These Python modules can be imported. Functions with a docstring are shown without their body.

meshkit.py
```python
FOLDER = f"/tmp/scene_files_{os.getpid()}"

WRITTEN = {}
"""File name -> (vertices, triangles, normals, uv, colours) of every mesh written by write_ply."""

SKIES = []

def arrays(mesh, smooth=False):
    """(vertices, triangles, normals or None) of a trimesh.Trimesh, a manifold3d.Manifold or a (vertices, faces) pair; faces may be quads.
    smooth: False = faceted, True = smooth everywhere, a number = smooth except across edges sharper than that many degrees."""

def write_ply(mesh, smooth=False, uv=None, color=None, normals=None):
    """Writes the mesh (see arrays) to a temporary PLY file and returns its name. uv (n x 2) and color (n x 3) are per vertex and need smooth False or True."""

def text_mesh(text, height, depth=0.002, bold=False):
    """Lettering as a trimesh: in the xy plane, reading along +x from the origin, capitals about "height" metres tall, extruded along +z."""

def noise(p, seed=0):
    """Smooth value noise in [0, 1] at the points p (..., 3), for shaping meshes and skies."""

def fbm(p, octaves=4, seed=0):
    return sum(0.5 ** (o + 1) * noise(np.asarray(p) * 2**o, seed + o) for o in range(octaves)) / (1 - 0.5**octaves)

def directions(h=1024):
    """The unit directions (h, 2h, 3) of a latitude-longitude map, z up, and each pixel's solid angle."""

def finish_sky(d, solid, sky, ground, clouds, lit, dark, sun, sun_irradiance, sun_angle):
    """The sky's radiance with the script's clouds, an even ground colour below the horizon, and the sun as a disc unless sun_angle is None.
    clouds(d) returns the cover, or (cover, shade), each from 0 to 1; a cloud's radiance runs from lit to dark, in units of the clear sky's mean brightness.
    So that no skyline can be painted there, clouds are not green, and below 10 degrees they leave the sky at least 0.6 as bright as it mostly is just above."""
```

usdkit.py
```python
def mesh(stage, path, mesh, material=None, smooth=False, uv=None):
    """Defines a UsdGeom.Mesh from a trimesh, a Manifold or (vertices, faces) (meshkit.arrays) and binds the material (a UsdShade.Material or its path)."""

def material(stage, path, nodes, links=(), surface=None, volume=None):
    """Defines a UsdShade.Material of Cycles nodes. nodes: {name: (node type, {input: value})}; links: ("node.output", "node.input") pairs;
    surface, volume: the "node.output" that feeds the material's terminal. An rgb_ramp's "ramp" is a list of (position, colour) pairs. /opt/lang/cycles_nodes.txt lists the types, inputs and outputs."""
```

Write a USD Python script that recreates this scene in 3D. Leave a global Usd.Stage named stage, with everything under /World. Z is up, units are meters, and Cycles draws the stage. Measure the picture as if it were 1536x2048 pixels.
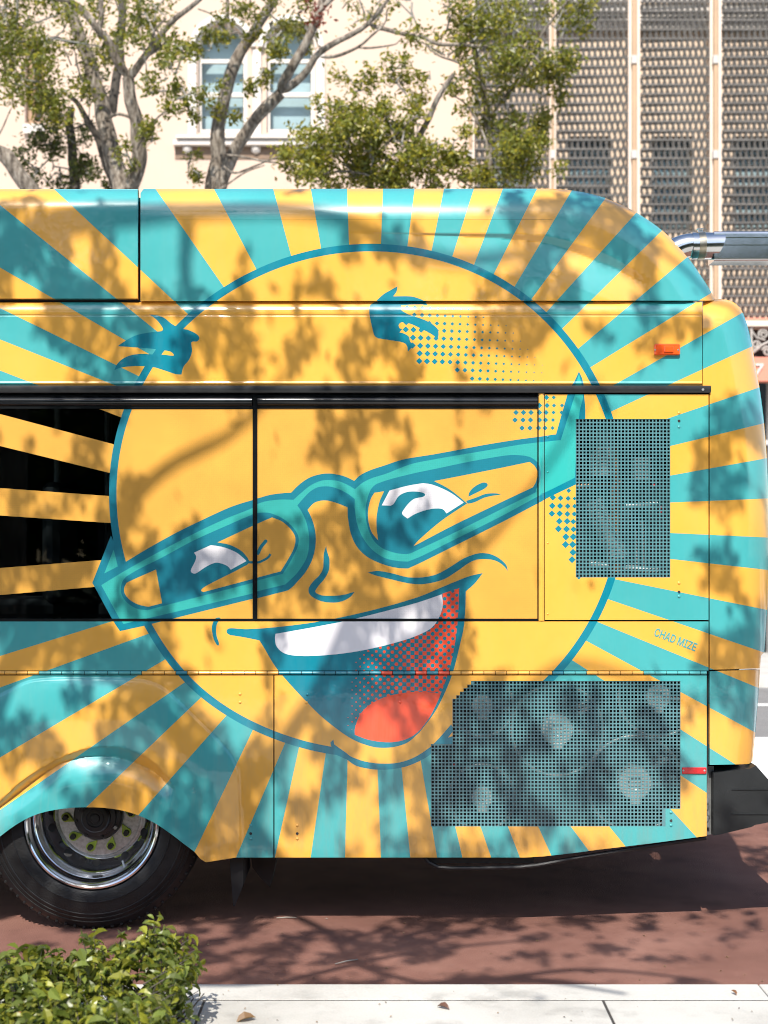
import math, random
import numpy as np, trimesh, shapely
from shapely import affinity
from shapely.geometry import Polygon, MultiPolygon, LineString, Point, box as sbox
from shapely.ops import unary_union
import meshkit, usdkit
from pxr import Usd, UsdGeom, UsdLux, UsdShade, Gf, Sdf, Vt

stage = Usd.Stage.CreateInMemory()
UsdGeom.SetStageUpAxis(stage, 'Z')
UsdGeom.SetStageMetersPerUnit(stage, 1.0)
world = UsdGeom.Xform.Define(stage, '/World')
UsdGeom.Scope.Define(stage, '/World/Looks')
rng = np.random.default_rng(7)
random.seed(7)

# ------------------------------------------------------------------ camera, sky, sun, exposure
DIST, FPX, EYE, HOR = 6.25, 2844.0, 1.736, 1078.0      # metres to the bus side, focal length in photo pixels, eye height, horizon row
cam = UsdGeom.Camera.Define(stage, '/World/camera')
cam.CreateFocalLengthAttr(50.0)
APER = 50.0 * 1536 / FPX
cam.CreateHorizontalApertureAttr(APER)
cam.CreateVerticalApertureAttr(APER * 2048 / 1536)
cam.CreateVerticalApertureOffsetAttr((HOR - 1024) / 1536 * APER)
cam.CreateFStopAttr(2.8)
cam.CreateFocusDistanceAttr(6.28)
cam.CreateExposureAttr(0.72)
cam.AddTranslateOp().Set(Gf.Vec3d(0, -DIST, EYE))
cam.AddRotateXOp().Set(90.0)

SUN = np.array([-0.11, -0.665, 0.74]); SUN /= np.linalg.norm(SUN)
elev, rot = math.asin(SUN[2]), math.atan2(SUN[0], SUN[1])
usdkit.material(stage, '/World/Looks/sky_light', {
    's': ('sky_texture', {'sky_type': 'single_scattering', 'sun_disc': False, 'sun_elevation': elev, 'sun_rotation': rot}),
    'b': ('background_shader', {'strength': 0.145})}, [('s.color', 'b.color')], surface='b.background')
dome = UsdLux.DomeLight.Define(stage, '/World/sky')
UsdShade.MaterialBindingAPI.Apply(dome.GetPrim()).Bind(UsdShade.Material.Get(stage, '/World/Looks/sky_light'))
dome.GetPrim().SetCustomDataByKey('kind', 'structure')
sun = UsdLux.DistantLight.Define(stage, '/World/sun')
sun.CreateIntensityAttr(1.10); sun.CreateNormalizeAttr(True); sun.CreateAngleAttr(0.5); sun.CreateColorAttr(Gf.Vec3f(1.0, 0.95, 0.87))
zx = np.cross([0, 0, 1], SUN); zx /= np.linalg.norm(zx); zy = np.cross(SUN, zx)
M = np.eye(4); M[0, :3], M[1, :3], M[2, :3] = zx, zy, SUN
sun.AddTransformOp().Set(Gf.Matrix4d(M.tolist()))

# ------------------------------------------------------------------ helpers
used = {}
def numbered(path):
    n = used.get(path, -1) + 1; used[path] = n
    return path if n == 0 else f'{path}_{n:03d}'
def tag(p, label=None, cat=None, group=None, kind=None):
    p = p.GetPrim() if hasattr(p, 'GetPrim') else p
    for k, v in (('label', label), ('category', cat), ('group', group), ('kind', kind)):
        if v: p.SetCustomDataByKey(k, v)
    return p
def thing(name, label=None, cat=None, group=None, kind=None, loc=None):
    x = UsdGeom.Xform.Define(stage, numbered('/World/' + name))
    if loc is not None: x.AddTranslateOp().Set(Gf.Vec3d(*map(float, loc)))
    return tag(x, label, cat, group, kind)
def path_of(parent): return '/World' if parent is None else str(parent.GetPath())
def put(name, mesh, mat, parent=None, smooth=False, color=None, normals=None, label=None, kind=None):
    """One Mesh prim; mesh = trimesh or (v, f); color per vertex."""
    if color is None and normals is None:
        m = usdkit.mesh(stage, numbered(path_of(parent) + '/' + name), mesh, LOOK[mat], smooth=smooth)
    else:
        v, f = (mesh.vertices, mesh.faces) if hasattr(mesh, 'vertices') else mesh
        m = UsdGeom.Mesh.Define(stage, numbered(path_of(parent) + '/' + name))
        m.CreatePointsAttr(Vt.Vec3fArray.FromNumpy(np.asarray(v, np.float32)))
        m.CreateFaceVertexCountsAttr(Vt.IntArray.FromNumpy(np.full(len(f), 3, np.int32)))
        m.CreateFaceVertexIndicesAttr(Vt.IntArray.FromNumpy(np.asarray(f, np.int32).ravel()))
        m.CreateSubdivisionSchemeAttr('none')
        if normals is not None:
            m.CreateNormalsAttr(Vt.Vec3fArray.FromNumpy(np.asarray(normals, np.float32))); m.SetNormalsInterpolation('vertex')
        if color is not None:
            UsdGeom.PrimvarsAPI(m).CreatePrimvar('paint', Sdf.ValueTypeNames.Color3fArray, 'vertex').Set(Vt.Vec3fArray.FromNumpy(np.asarray(color, np.float32)))
        UsdShade.MaterialBindingAPI.Apply(m.GetPrim()).Bind(LOOK[mat])
    return tag(m, label, None, None, kind)
def cat(ms): return trimesh.util.concatenate(ms)
def bx(x0, x1, y0, y1, z0, z1):
    m = trimesh.creation.box([x1 - x0, y1 - y0, z1 - z0]); m.apply_translation([(x0 + x1) / 2, (y0 + y1) / 2, (z0 + z1) / 2]); return m
def cbx(x0, x1, y0, y1, z0, z1, c=0.006):
    """box with chamfered edges"""
    c = min(c, (x1 - x0) / 3, (y1 - y0) / 3, (z1 - z0) / 3)
    pts = []
    for a in (0, 1):
        for b in (0, 1):
            for d in (0, 1):
                p = np.array([(x0, x1)[a], (y0, y1)[b], (z0, z1)[d]], float); s = np.array([1 - 2 * a, 1 - 2 * b, 1 - 2 * d])
                for k in range(3):
                    q = p + s * c; q[k] = p[k]; pts.append(q)
    return trimesh.convex.convex_hull(np.array(pts))
def cyl(p, q, r, n=16, r2=None):
    return trimesh.Trimesh(*tube(np.array([p, q], float), [r, r if r2 is None else r2], n), process=False)
def tube(pts, rad, n=8, caps=True):
    p = np.asarray(pts, float); rad = np.broadcast_to(rad, (len(p),))
    t = np.gradient(p, axis=0); t /= np.linalg.norm(t, axis=1, keepdims=True) + 1e-12
    a = np.zeros_like(p); ref = np.array([0, 0, 1.0]) if abs(t[0, 2]) < 0.9 else np.array([1.0, 0, 0])
    for i in range(len(p)):                                        # the frame is carried along, so the tube never twists
        w = (np.cross(t[i], ref) if i == 0 else a[i - 1] - t[i] * (a[i - 1] @ t[i])); a[i] = w / (np.linalg.norm(w) + 1e-12)
    b = np.cross(t, a); an = np.arange(n) * 2 * np.pi / n
    v = (p[:, None] + rad[:, None, None] * (np.cos(an)[None, :, None] * a[:, None] + np.sin(an)[None, :, None] * b[:, None])).reshape(-1, 3)
    i, j = np.meshgrid(np.arange(len(p) - 1), np.arange(n), indexing='ij')
    q = np.stack([i * n + j, i * n + (j + 1) % n, (i + 1) * n + (j + 1) % n, (i + 1) * n + j], -1).reshape(-1, 4)
    f = np.vstack([q[:, [0, 1, 2]], q[:, [0, 2, 3]]])
    if caps:
        v = np.vstack([v, p[0], p[-1]]); k = len(v) - 2; j = np.arange(n)
        f = np.vstack([f, np.stack([np.full(n, k), (j + 1) % n, j], 1), np.stack([np.full(n, k + 1), (len(p) - 1) * n + j, (len(p) - 1) * n + (j + 1) % n], 1)])
    return v, f
def smooth_line(pts, n=6):
    """Catmull-Rom through pts (any dimension)"""
    p = np.asarray(pts, float)
    if len(p) < 3: return p
    q = np.vstack([2 * p[0] - p[1], p, 2 * p[-1] - p[-2]]); out = []
    for i in range(1, len(q) - 2):
        t = np.linspace(0, 1, n, endpoint=False)[:, None]
        a, b, c, d = q[i - 1], q[i], q[i + 1], q[i + 2]
        out.append(0.5 * ((2 * b) + (c - a) * t + (2 * a - 5 * b + 4 * c - d) * t ** 2 + (3 * b - a - 3 * c + d) * t ** 3))
    return np.vstack(out + [p[-1:]])
def px(x, y, depth=0.0):
    """the point that stands at depth metres behind the bus side plane, measured at photo pixel x, y"""
    d = (DIST + np.asarray(depth, float)) / FPX
    return np.stack(np.broadcast_arrays((np.asarray(x, float) - 768) * d, np.asarray(depth, float), EYE - (np.asarray(y, float) - HOR) * d), -1)
def solid(poly, y0, y1):
    """photo-pixel polygon on the bus side extruded from depth y0 to y1 (parallel sides)"""
    ms = []
    for g in getattr(poly, 'geoms', [poly]):
        if g.area < 0.5: continue
        m = trimesh.creation.extrude_polygon(g, 1.0, engine='earcut')
        v = np.array(m.vertices); w = px(v[:, 0], v[:, 1], (y0 + y1) / 2 if False else y0); w[:, 1] = y0 + (y1 - y0) * v[:, 2]
        f = np.array(m.faces)
        mm = trimesh.Trimesh(w, f, process=False); 
        if mm.volume < 0: mm = trimesh.Trimesh(w, f[:, ::-1], process=False)
        ms.append(mm)
    return cat(ms)

# ------------------------------------------------------------------ materials
LOOK = {}
def mat(name, nodes, links, surface, volume=None):
    LOOK[name] = usdkit.material(stage, '/World/Looks/' + name, nodes, links, surface=surface, volume=volume)
def plain(name, col, rough=0.5, var=0.12, scale=6.0, bump=0.0, bscale=80.0, metal=0.0, coat=0.0, spec=0.5, col2=None, detail=6.0):
    """principled with noise-driven tone and roughness variation and fine relief, in object coordinates"""
    c2 = [min(1, c * (1 - 2 * var)) for c in col] if col2 is None else col2
    nodes = {'t': ('texture_coordinate', {}), 'n': ('noise_texture', {'scale': scale, 'detail': detail, 'roughness': 0.6}),
             'r': ('rgb_ramp', {'ramp': [(0.3, c2), (0.7, col)]}),
             'rr': ('map_range', {'from_min': 0.3, 'from_max': 0.7, 'to_min': rough * 0.85, 'to_max': min(1, rough * 1.15)}),
             'p': ('principled_bsdf', {'metallic': metal, 'coat_weight': coat, 'coat_roughness': 0.06, 'specular_ior_level': spec})}
    links = [('t.object', 'n.vector'), ('n.fac', 'r.fac'), ('r.color', 'p.base_color'), ('n.fac', 'rr.value'), ('rr.result', 'p.roughness')]
    if bump:
        nodes['n2'] = ('noise_texture', {'scale': bscale, 'detail': 4.0}); nodes['b'] = ('bump', {'strength': bump, 'distance': 0.01})
        links += [('t.object', 'n2.vector'), ('n2.fac', 'b.height'), ('b.normal', 'p.normal')]
    mat(name, nodes, links, 'p.BSDF')
# wrap film: colour per face group, glossy film over it, slight waviness
mat('wrap_film', {'a': ('attribute', {'attribute': 'paint'}), 't': ('geometry', {}),
    'n': ('noise_texture', {'scale': 3.0, 'detail': 5.0}), 'n2': ('noise_texture', {'scale': 260.0, 'detail': 2.0}),
    'm': ('map_range', {'from_min': 0.3, 'from_max': 0.7, 'to_min': 0.93, 'to_max': 1.0}), 'mul': ('mix_color', {'blend_type': 'multiply', 'fac': 1.0}),
    'rr': ('map_range', {'from_min': 0.35, 'from_max': 0.7, 'to_min': 0.22, 'to_max': 0.38}),
    'sx': ('separate_xyz', {}), 'zm': ('map_range', {'from_min': 0.3, 'from_max': 1.15, 'to_min': 0.62, 'to_max': 0.08, 'clamp': True}), 'mp': ('mapping', {'scale': (9.0, 9.0, 1.4)}), 'n3': ('noise_texture', {'scale': 1.6, 'detail': 7.0, 'roughness': 0.7}),
    'dm': ('map_range', {'from_min': 0.45, 'from_max': 0.75, 'to_min': 0.0, 'to_max': 0.75, 'clamp': True}), 'dz': ('math', {'math_type': 'multiply'}), 'dirt': ('mix_color', {'blend_type': 'mix', 'b': (0.20, 0.16, 0.11)}), 'ra': ('math', {'math_type': 'add'}),
    'b': ('bump', {'strength': 0.02, 'distance': 0.004}), 'b2': ('bump', {'strength': 0.6, 'distance': 0.006}),
    'p': ('principled_bsdf', {'specular_ior_level': 0.5, 'coat_weight': 0.8, 'coat_roughness': 0.04})},
    [('t.position', 'n.vector'), ('t.position', 'n2.vector'), ('n.fac', 'm.value'), ('a.color', 'mul.a'), ('m.result', 'mul.b'), ('mul.result', 'dirt.a'), ('dirt.result', 'p.base_color'),
     ('t.position', 'sx.vector'), ('sx.z', 'zm.value'), ('t.position', 'mp.vector'), ('mp.vector', 'n3.vector'), ('n3.fac', 'dm.value'), ('dm.result', 'dz.value1'), ('zm.result', 'dz.value2'), ('dz.value', 'dirt.fac'), ('dz.value', 'ra.value2'),
     ('n.fac', 'rr.value'), ('rr.result', 'ra.value1'), ('ra.value', 'p.roughness'), ('n2.fac', 'b.height'), ('n.fac', 'b2.height'), ('b2.normal', 'p.coat_normal'), ('b.normal', 'p.normal')], 'p.BSDF')
# perforated window film: same print, duller, with a fine hole pattern
mat('window_film', {'a': ('attribute', {'attribute': 'paint'}), 't': ('geometry', {}), 'n': ('noise_texture', {'scale': 4.0, 'detail': 4.0}),
    'v': ('voronoi_texture', {'scale': 330.0, 'randomness': 0.15}), 'vm': ('map_range', {'from_min': 0.2, 'from_max': 0.35, 'to_min': 0.6, 'to_max': 1.0, 'clamp': True}),
    'm': ('map_range', {'from_min': 0.3, 'from_max': 0.7, 'to_min': 0.70, 'to_max': 0.86}), 'mul': ('mix_color', {'blend_type': 'multiply', 'fac': 1.0}), 'mul2': ('mix_color', {'blend_type': 'multiply', 'fac': 1.0}),
    'p': ('principled_bsdf', {'roughness': 0.45, 'specular_ior_level': 0.4, 'coat_weight': 0.5, 'coat_roughness': 0.04})},
    [('t.position', 'n.vector'), ('t.position', 'v.vector'), ('v.distance', 'vm.value'), ('n.fac', 'm.value'), ('a.color', 'mul.a'), ('m.result', 'mul.b'), ('mul.result', 'mul2.a'), ('vm.result', 'mul2.b'), ('mul2.result', 'p.base_color')], 'p.BSDF')
mat('tinted_glass', {'f': ('fresnel', {'IOR': 1.33}), 'tr': ('transparent_bsdf', {'color': (0.42, 0.47, 0.48)}), 'g': ('glossy_bsdf', {'roughness': 0.01, 'color': (0.9, 0.95, 0.95)}), 'm': ('mix_closure', {})},
    [('f.fac', 'm.fac'), ('tr.BSDF', 'm.closure1'), ('g.BSDF', 'm.closure2')], 'm.closure')
mat('far_glass', {'f': ('fresnel', {'IOR': 1.3}), 'tr': ('transparent_bsdf', {'color': (0.78, 0.88, 0.92)}), 'g': ('glossy_bsdf', {'roughness': 0.04, 'color': (0.85, 0.95, 1.0)}), 'm': ('mix_closure', {})},
    [('f.fac', 'm.fac'), ('tr.BSDF', 'm.closure1'), ('g.BSDF', 'm.closure2')], 'm.closure')
def leafmat(name, rough=0.4, trans=0.35, spec=0.5):
    mat(name, {'a': ('attribute', {'attribute': 'paint'}), 'p': ('principled_bsdf', {'roughness': rough, 'specular_ior_level': spec}),
        'tc': ('mix_color', {'blend_type': 'multiply', 'fac': 1.0, 'b': (1.0, 1.15, 0.55)}), 'l': ('translucent_bsdf', {}), 'm': ('mix_closure', {'fac': trans})},
        [('a.color', 'p.base_color'), ('a.color', 'tc.a'), ('tc.result', 'l.color'), ('p.BSDF', 'm.closure1'), ('l.BSDF', 'm.closure2')], 'm.closure')
leafmat('leaf'); leafmat('hedge_leaf', 0.32, 0.3)
plain('black_rubber', (0.012, 0.012, 0.013), 0.55, 0.2, 30, 0.15, 200)
plain('tyre_rubber', (0.006, 0.0065, 0.007), 0.5, 0.3, 12, 0.2, 120)
plain('black_trim', (0.02, 0.021, 0.022), 0.35, 0.2, 8, 0.02, 200)
plain('gloss_black', (0.008, 0.009, 0.01), 0.12, 0.1, 8)
plain('black_body', (0.012, 0.012, 0.013), 0.7, 0.2, 8)
plain('bumper_plastic', (0.014, 0.016, 0.017), 0.42, 0.25, 5, 0.12, 350)
plain('cabin_grey', (0.06, 0.065, 0.07), 0.6, 0.2, 4)
plain('cabin_lining', (0.022, 0.027, 0.03), 0.6, 0.3, 3)
plain('machine_grey', (0.16, 0.165, 0.165), 0.45, 0.3, 14, 0.1, 60)
plain('pale_metal', (0.50, 0.51, 0.50), 0.35, 0.12, 12, 0.03, 200, metal=0.6)
plain('dark_machine', (0.011, 0.013, 0.018), 0.5, 0.3, 14)
plain('copper_pipe', (0.32, 0.16, 0.09), 0.4, 0.3, 20, metal=0.6)
plain('chrome', (0.82, 0.83, 0.84), 0.09, 0.04, 10, metal=1.0)
plain('brushed_alloy', (0.58, 0.59, 0.6), 0.34, 0.04, 60, 0.02, 300, metal=1.0)
plain('stainless', (0.7, 0.7, 0.69), 0.16, 0.06, 14, metal=1.0)
plain('clamp_band', (0.5, 0.44, 0.33), 0.28, 0.1, 14, metal=1.0)
plain('lime_plastic', (0.36, 0.48, 0.05), 0.45, 0.1, 20)
plain('hub_black', (0.016, 0.016, 0.017), 0.38, 0.3, 30, 0.1, 80)
plain('amber_lens', (0.85, 0.1, 0.012), 0.18, 0.1, 40, 0.1, 250, coat=0.6)
plain('red_lens', (0.62, 0.012, 0.016), 0.2, 0.15, 60, 0.2, 300, coat=0.6)
plain('wrap_teal', (0.05, 0.33, 0.33), 0.4, 0.05, 6)
plain('grille_paint', (0.10, 0.25, 0.275), 0.3, 0.15, 6, coat=0.8)
plain('wrap_yellow', (0.80, 0.43, 0.06), 0.3, 0.04, 6, coat=0.4)

# ------------------------------------------------------------------ the printed wrap, in photo pixels on the bus side
YEL, TEA, BLU, FRA, WHI, RED = (0.82, 0.405, 0.06), (0.055, 0.35, 0.355), (0.0, 0.195, 0.265), (0.03, 0.40, 0.36), (0.80, 0.77, 0.79), (0.88, 0.085, 0.03)
PAINT = {'Y': YEL, 'T': TEA, 'B': BLU, 'F': FRA, 'W': WHI, 'R': RED, 'N': (0.02, 0.30, 0.33)}
def zoomed(ox, oy, s): return lambda *pts: [(ox + x / s, oy + y / s) for x, y in pts]
r1, r2, r3, r4 = zoomed(0, 370, 3.84), zoomed(400, 370, 3.84), zoomed(840, 1220, 3.84), zoomed(720, 560, 3.84)
r5, r6, r7, r8, rd, rw = zoomed(170, 980, 4.151), zoomed(500, 920, 5.12), zoomed(690, 820, 3.2), zoomed(400, 1160, 2.648), zoomed(1060, 760, 4.042), zoomed(0, 1330, 3.072)
def shape(*segs, n=5):
    pts = []
    for s in segs: pts += [tuple(p) for p in smooth_line(s, n)]
    return shapely.make_valid(Polygon(pts)).buffer(0)
def poly(pts): return shapely.make_valid(Polygon(pts)).buffer(0)

rays = [((0,410),(230,595)),((0,535),(105,596)),((0,616),(230,729)),((0,679),(231,771)),((0,741),(80,772)),((0,828),(229,889)),((0,892),(220,946)),((0,976),(218,992)),((0,1031),(220,1046)),((0,1136),(203,1120)),((0,1190),(187,1174)),
 ((0,1312),(200,1250)),((0,1375),(290,1270)),((0,1515),(320,1325)),((0,1620),(372,1363)),((172,1615),(402,1395)),((277,1630),(452,1432)),((389,1704),(500,1472)),((472,1715),(568,1491)),((550,1714),(597,1500)),((621.5,1714),(651,1510)),((690,1714),(695,1525)),((762,1714),(755,1535)),((820.5,1714),(803,1535)),((874,1714),(842,1525)),
 ((924.5,1714),(903,1620)),((982,1714),(953,1630)),((1039.5,1714),(1003,1620)),((1104,1714),(1066,1630)),((1170.5,1692),(1132,1640)),((1245.5,1686),(1200,1630)),((1396.5,1678),(1343,1620)),
 ((1418,1589),(1363,1552)),((1468,1527),(1363,1460)),((1510.5,1465),(1363,1385)),((1515,1375),(1203,1247)),((1528,1305),(1220.5,1200)),((1530.5,1219),(1223,1157)),((1536,1140),(1341,1118)),((1536,1075),(1341,1066)),((1536,997),(1341,1005)),((1536,916),(1341,951)),((1530,846),(1341,892)),((1518,775),(1341,835)),((1495,697),(1225,822)),((1473,632),(1233,767)),((1395,603),(1182,734)),((1377,512),(1158,696)),((1326,459),(1126,656)),((1273,425),(1093,624)),((1210,398),(1080,575)),((1143,382),(1028,575)),((1073,380),(988,547)),((1004,382),(949,527)),((947,380),(904,515)),((887,382),(863,502)),((829,380),(815,492)),((766,380),(762,487)),((694,380),(698,487)),((622,380),(642,496)),((547,380),(582,510)),((447,414),(512,537)),((330,405),(447,573)),((112,382),(349,603))]
CX, CY = 738.0, 1003.0
ends = []
for a, b in rays:
    a, b = np.array(a, float), np.array(b, float); u = (a - b) / np.linalg.norm(a - b)
    k = min(700.0, 60 + 0.9 * np.linalg.norm(b - [CX, CY]))
    p = b.copy()
    while np.hypot(*(p - [CX, CY])) > 470: p = p - u * 8
    ends.append((p, a + u * k * 1.2))
wedges = {'Y': [], 'T': []}
for i in range(len(ends)):
    (p, q), (s, t) = ends[i], ends[(i + 1) % len(ends)]
    wedges['TY'[i % 2]].append(poly([p, q, t, s]))
ringpts = [(745,488),(218,990),(1209.7,789),(1226,837),(1231,1155),(1206.7,1220),(1108,1361),(1198.8,769),(290,1250),(365,1363),(547,1476),(350,651),(289,732),(271,768),(410,602),(580,513),(930,522),(1066,600),(245,822)]
ra = sorted((math.atan2(y - CY, x - CX), math.hypot(x - CX, y - CY)) for x, y in ringpts)
th = np.linspace(-np.pi, np.pi, 361)[:-1]
A = np.array([a for a, _ in ra]); R = np.array([q for _, q in ra])
Rr = np.interp(th, np.r_[A - 2 * np.pi, A, A + 2 * np.pi], np.r_[R, R, R])
ker = np.hanning(41); ker /= ker.sum(); Rr = np.convolve(np.r_[Rr[-20:], Rr, Rr[:20]], ker, 'valid')
ring_out = Polygon(np.stack([CX + Rr * np.cos(th), CY + Rr * np.sin(th)], 1))
ring_in = Polygon(np.stack([CX + (Rr - 15) * np.cos(th), CY + (Rr - 15) * np.sin(th)], 1))
layers = [('T', sbox(-700, 200, 1800, 2000)), ('T', unary_union(wedges['T'])), ('Y', unary_union(wedges['Y'])), ('B', ring_out), ('Y', ring_in)]
# chin
layers += [('B', shape(r8((700,903),(730,922),(770,945),(830,985),(920,1003),(1010,1003),(1100,985),(1180,950),(1230,916),(1290,862),(1345,795)), r8((1300,700),(1000,600),(690,860)))),
           ('Y', shape(r8((712,880),(745,900),(800,935),(870,960),(950,972),(1040,969),(1120,946),(1190,906),(1250,855),(1330,765)), r8((1330,600),(1000,500),(700,800)))),
           ('B', poly(r8((705,866),(735,888),(775,916),(800,937),(770,948),(720,925),(716,900))))]
# brows
layers += [('B', shape(r1((1145,995),(1200,1000),(1260,1020),(1310,1060),(1345,1082)), r1((1400,1105),(1450,1115),(1510,1145),(1531,1175),(1515,1200),(1480,1202)), r1((1468,1210),(1474,1280),(1450,1345),(1410,1395),(1393,1456)),
      r1((1393,1456),(1340,1450),(1250,1420),(1170,1398),(1060,1390),(980,1395),(920,1405),(878,1422)), r1((878,1422),(900,1375),(950,1330),(1020,1304),(1100,1297),(1180,1302),(1240,1302),(1333,1312)), r1((1335,1302),(1310,1280),(1260,1270),(1190,1260),(1080,1250),(980,1243),(903,1238)),
      r1((903,1238),(960,1198),(1040,1156),(1130,1135),(1240,1122)), r1((1240,1122),(1252,1105),(1220,1055),(1185,1020),(1145,995)))),
  ('B', shape(r4((125,160),(180,110),(240,75),(288,48)), r4((288,48),(280,90),(255,125)), r4((255,125),(380,125),(440,138),(490,160),(522,196)), r4((470,188),(390,190),(315,195)), r4((320,235),(380,268),(450,290),(520,318),(570,350),(600,385),(602,435),(585,442)), r4((585,442),(540,410),(480,380),(410,345),(360,330),(320,325),(298,345),(305,370),(325,378)), r4((303,402),(340,412),(375,435),(387,475),(420,500)),
      r4((420,500),(395,522),(368,550)), r4((368,550),(360,505),(330,480),(250,465),(140,448)), r4((140,448),(110,425),(90,350),(72,260),(75,200),(100,178))))]
dia = []
def diamond(x, y, h): dia.append(Polygon([(x - h, y), (x, y - h), (x + h, y), (x, y + h)]))
for j, (xa, xb) in enumerate([(362,833),(418,948),(350,1120),(350,1175),(405,1232),(405,1287),(457,1342),(452,1395),(743,1393),(858,1448)]):
    ya = [210,268,325,380,442,503,563,622,690,757][j]
    k0 = round((xa - (362 - 3.5 * j)) / 59)
    x = 362 - 3.5 * j + 59 * k0
    while x < xb + 20:
        h = min(25, 25 - 0.024 * (x - 450) + 0.9 * (j - 5) - max(0, 3 - j) * 1.2)
        if h > 2.5: diamond(720 + x / 3.84, 560 + (ya + 0.034 * (x - xa)) / 3.84, h / 3.84)
        x += 59
for y, xs in ((795,(1093,1107.5)),(811,(1079,1094,1108,1124)),(825,(1032,1047,1062,1079,1092,1107,1123)),(840,(1030,1046,1061,1079,1091,1106)),(856,(1044,1060,1077,1090,1105))):
    for x in xs: diamond(x, y, 5.6 if x < 1095 else 4.2)
for x, y, h in [(313,895,20),(185,950,26),(247,955,24),(308,957,22),(360,958,16),(180,1017,27),(243,1018,26),(305,1020,24),(360,1020,20),(177,1080,27),(240,1080,27),(302,1083,25),(358,1083,22),(237,1142,28),(300,1142,28),(350,1145,24),(230,1203,29),(295,1205,29),(352,1207,26),(290,1268,30),(350,1268,30),(287,1330,30),(345,1330,30),(348,1393,30),(340,1452,30),(395,1600,14)]:
    diamond(1060 + x / 4.042, 760 + y / 4.042, h / 4.042)
layers.append(('B', unary_union(dia)))
# glasses: outline, pale frame, lenses
left_top = r5((322,606),(500,498),(700,385),(830,318),(960,255),(1080,198),(1200,145),(1300,110),(1386,85),(1440,66)) + r6((90,390),(200,358),(330,340),(420,335))
bridge_top = r6((420,335),(500,255),(600,185),(700,150),(800,138),(900,150),(980,172),(1067,213))
right_top = r6((1067,213),(1130,155),(1230,105),(1370,58)) + r7((380,315),(560,285),(720,256),(900,222),(1100,190),(1250,170),(1335,157)) 
right_low = r7((1272,578),(1230,600),(1000,720),(700,870),(500,970),(405,1014)) 
right_low2 = r7((400,1015),(330,1010),(250,990),(150,945),(80,880),(40,800),(20,700),(16,615))
bridge_low = r6((1000,485),(900,445),(800,417),(720,418),(650,445),(590,510))
left_right = r6((590,510),(628,590),(658,680),(673,780),(670,880),(650,980),(615,1070),(560,1160),(500,1230),(440,1295),(390,1335))
layers.append(('B', shape(r5((215,378),(60,772)), r5((75,795),(225,1070),(290,1172)), r5((480,1130),(720,1070),(1386,905)), r6((90,1412),(390,1335)), left_right[::-1], bridge_low[::-1], right_low2[::-1], right_low[::-1],
    rd((80,990),(150,950),(370,845)), rd((400,830),(430,700),(442,500),(447,315),(445,200),(436,120)), [(1168,772),(1164,756),(1157.8,743)], [(1157.8,743),(1150,760),(1143,772)], rd((305,110),(255,280),(210,440)), r7((1335,157),(1330,158)), right_top[::-1], bridge_top[::-1], left_top[::-1])))
f_top_l = r5((135,790),(350,660),(640,500),(900,365),(1050,292),(1200,225),(1386,152)) + r6((90,445),(200,416),(330,405),(445,408))
f_bri_t = r6((445,408),(520,340),(620,260),(720,215),(800,205),(900,215),(1000,255),(1075,298))
f_top_r = r6((1075,298),(1150,235),(1250,185),(1400,138)) + r7((420,347),(560,318),(720,290),(900,260),(1100,225),(1240,207),(1385,192))
f_low_r = r7((1268,540),(1225,558),(1000,680),(700,830),(500,930),(405,969))
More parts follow.
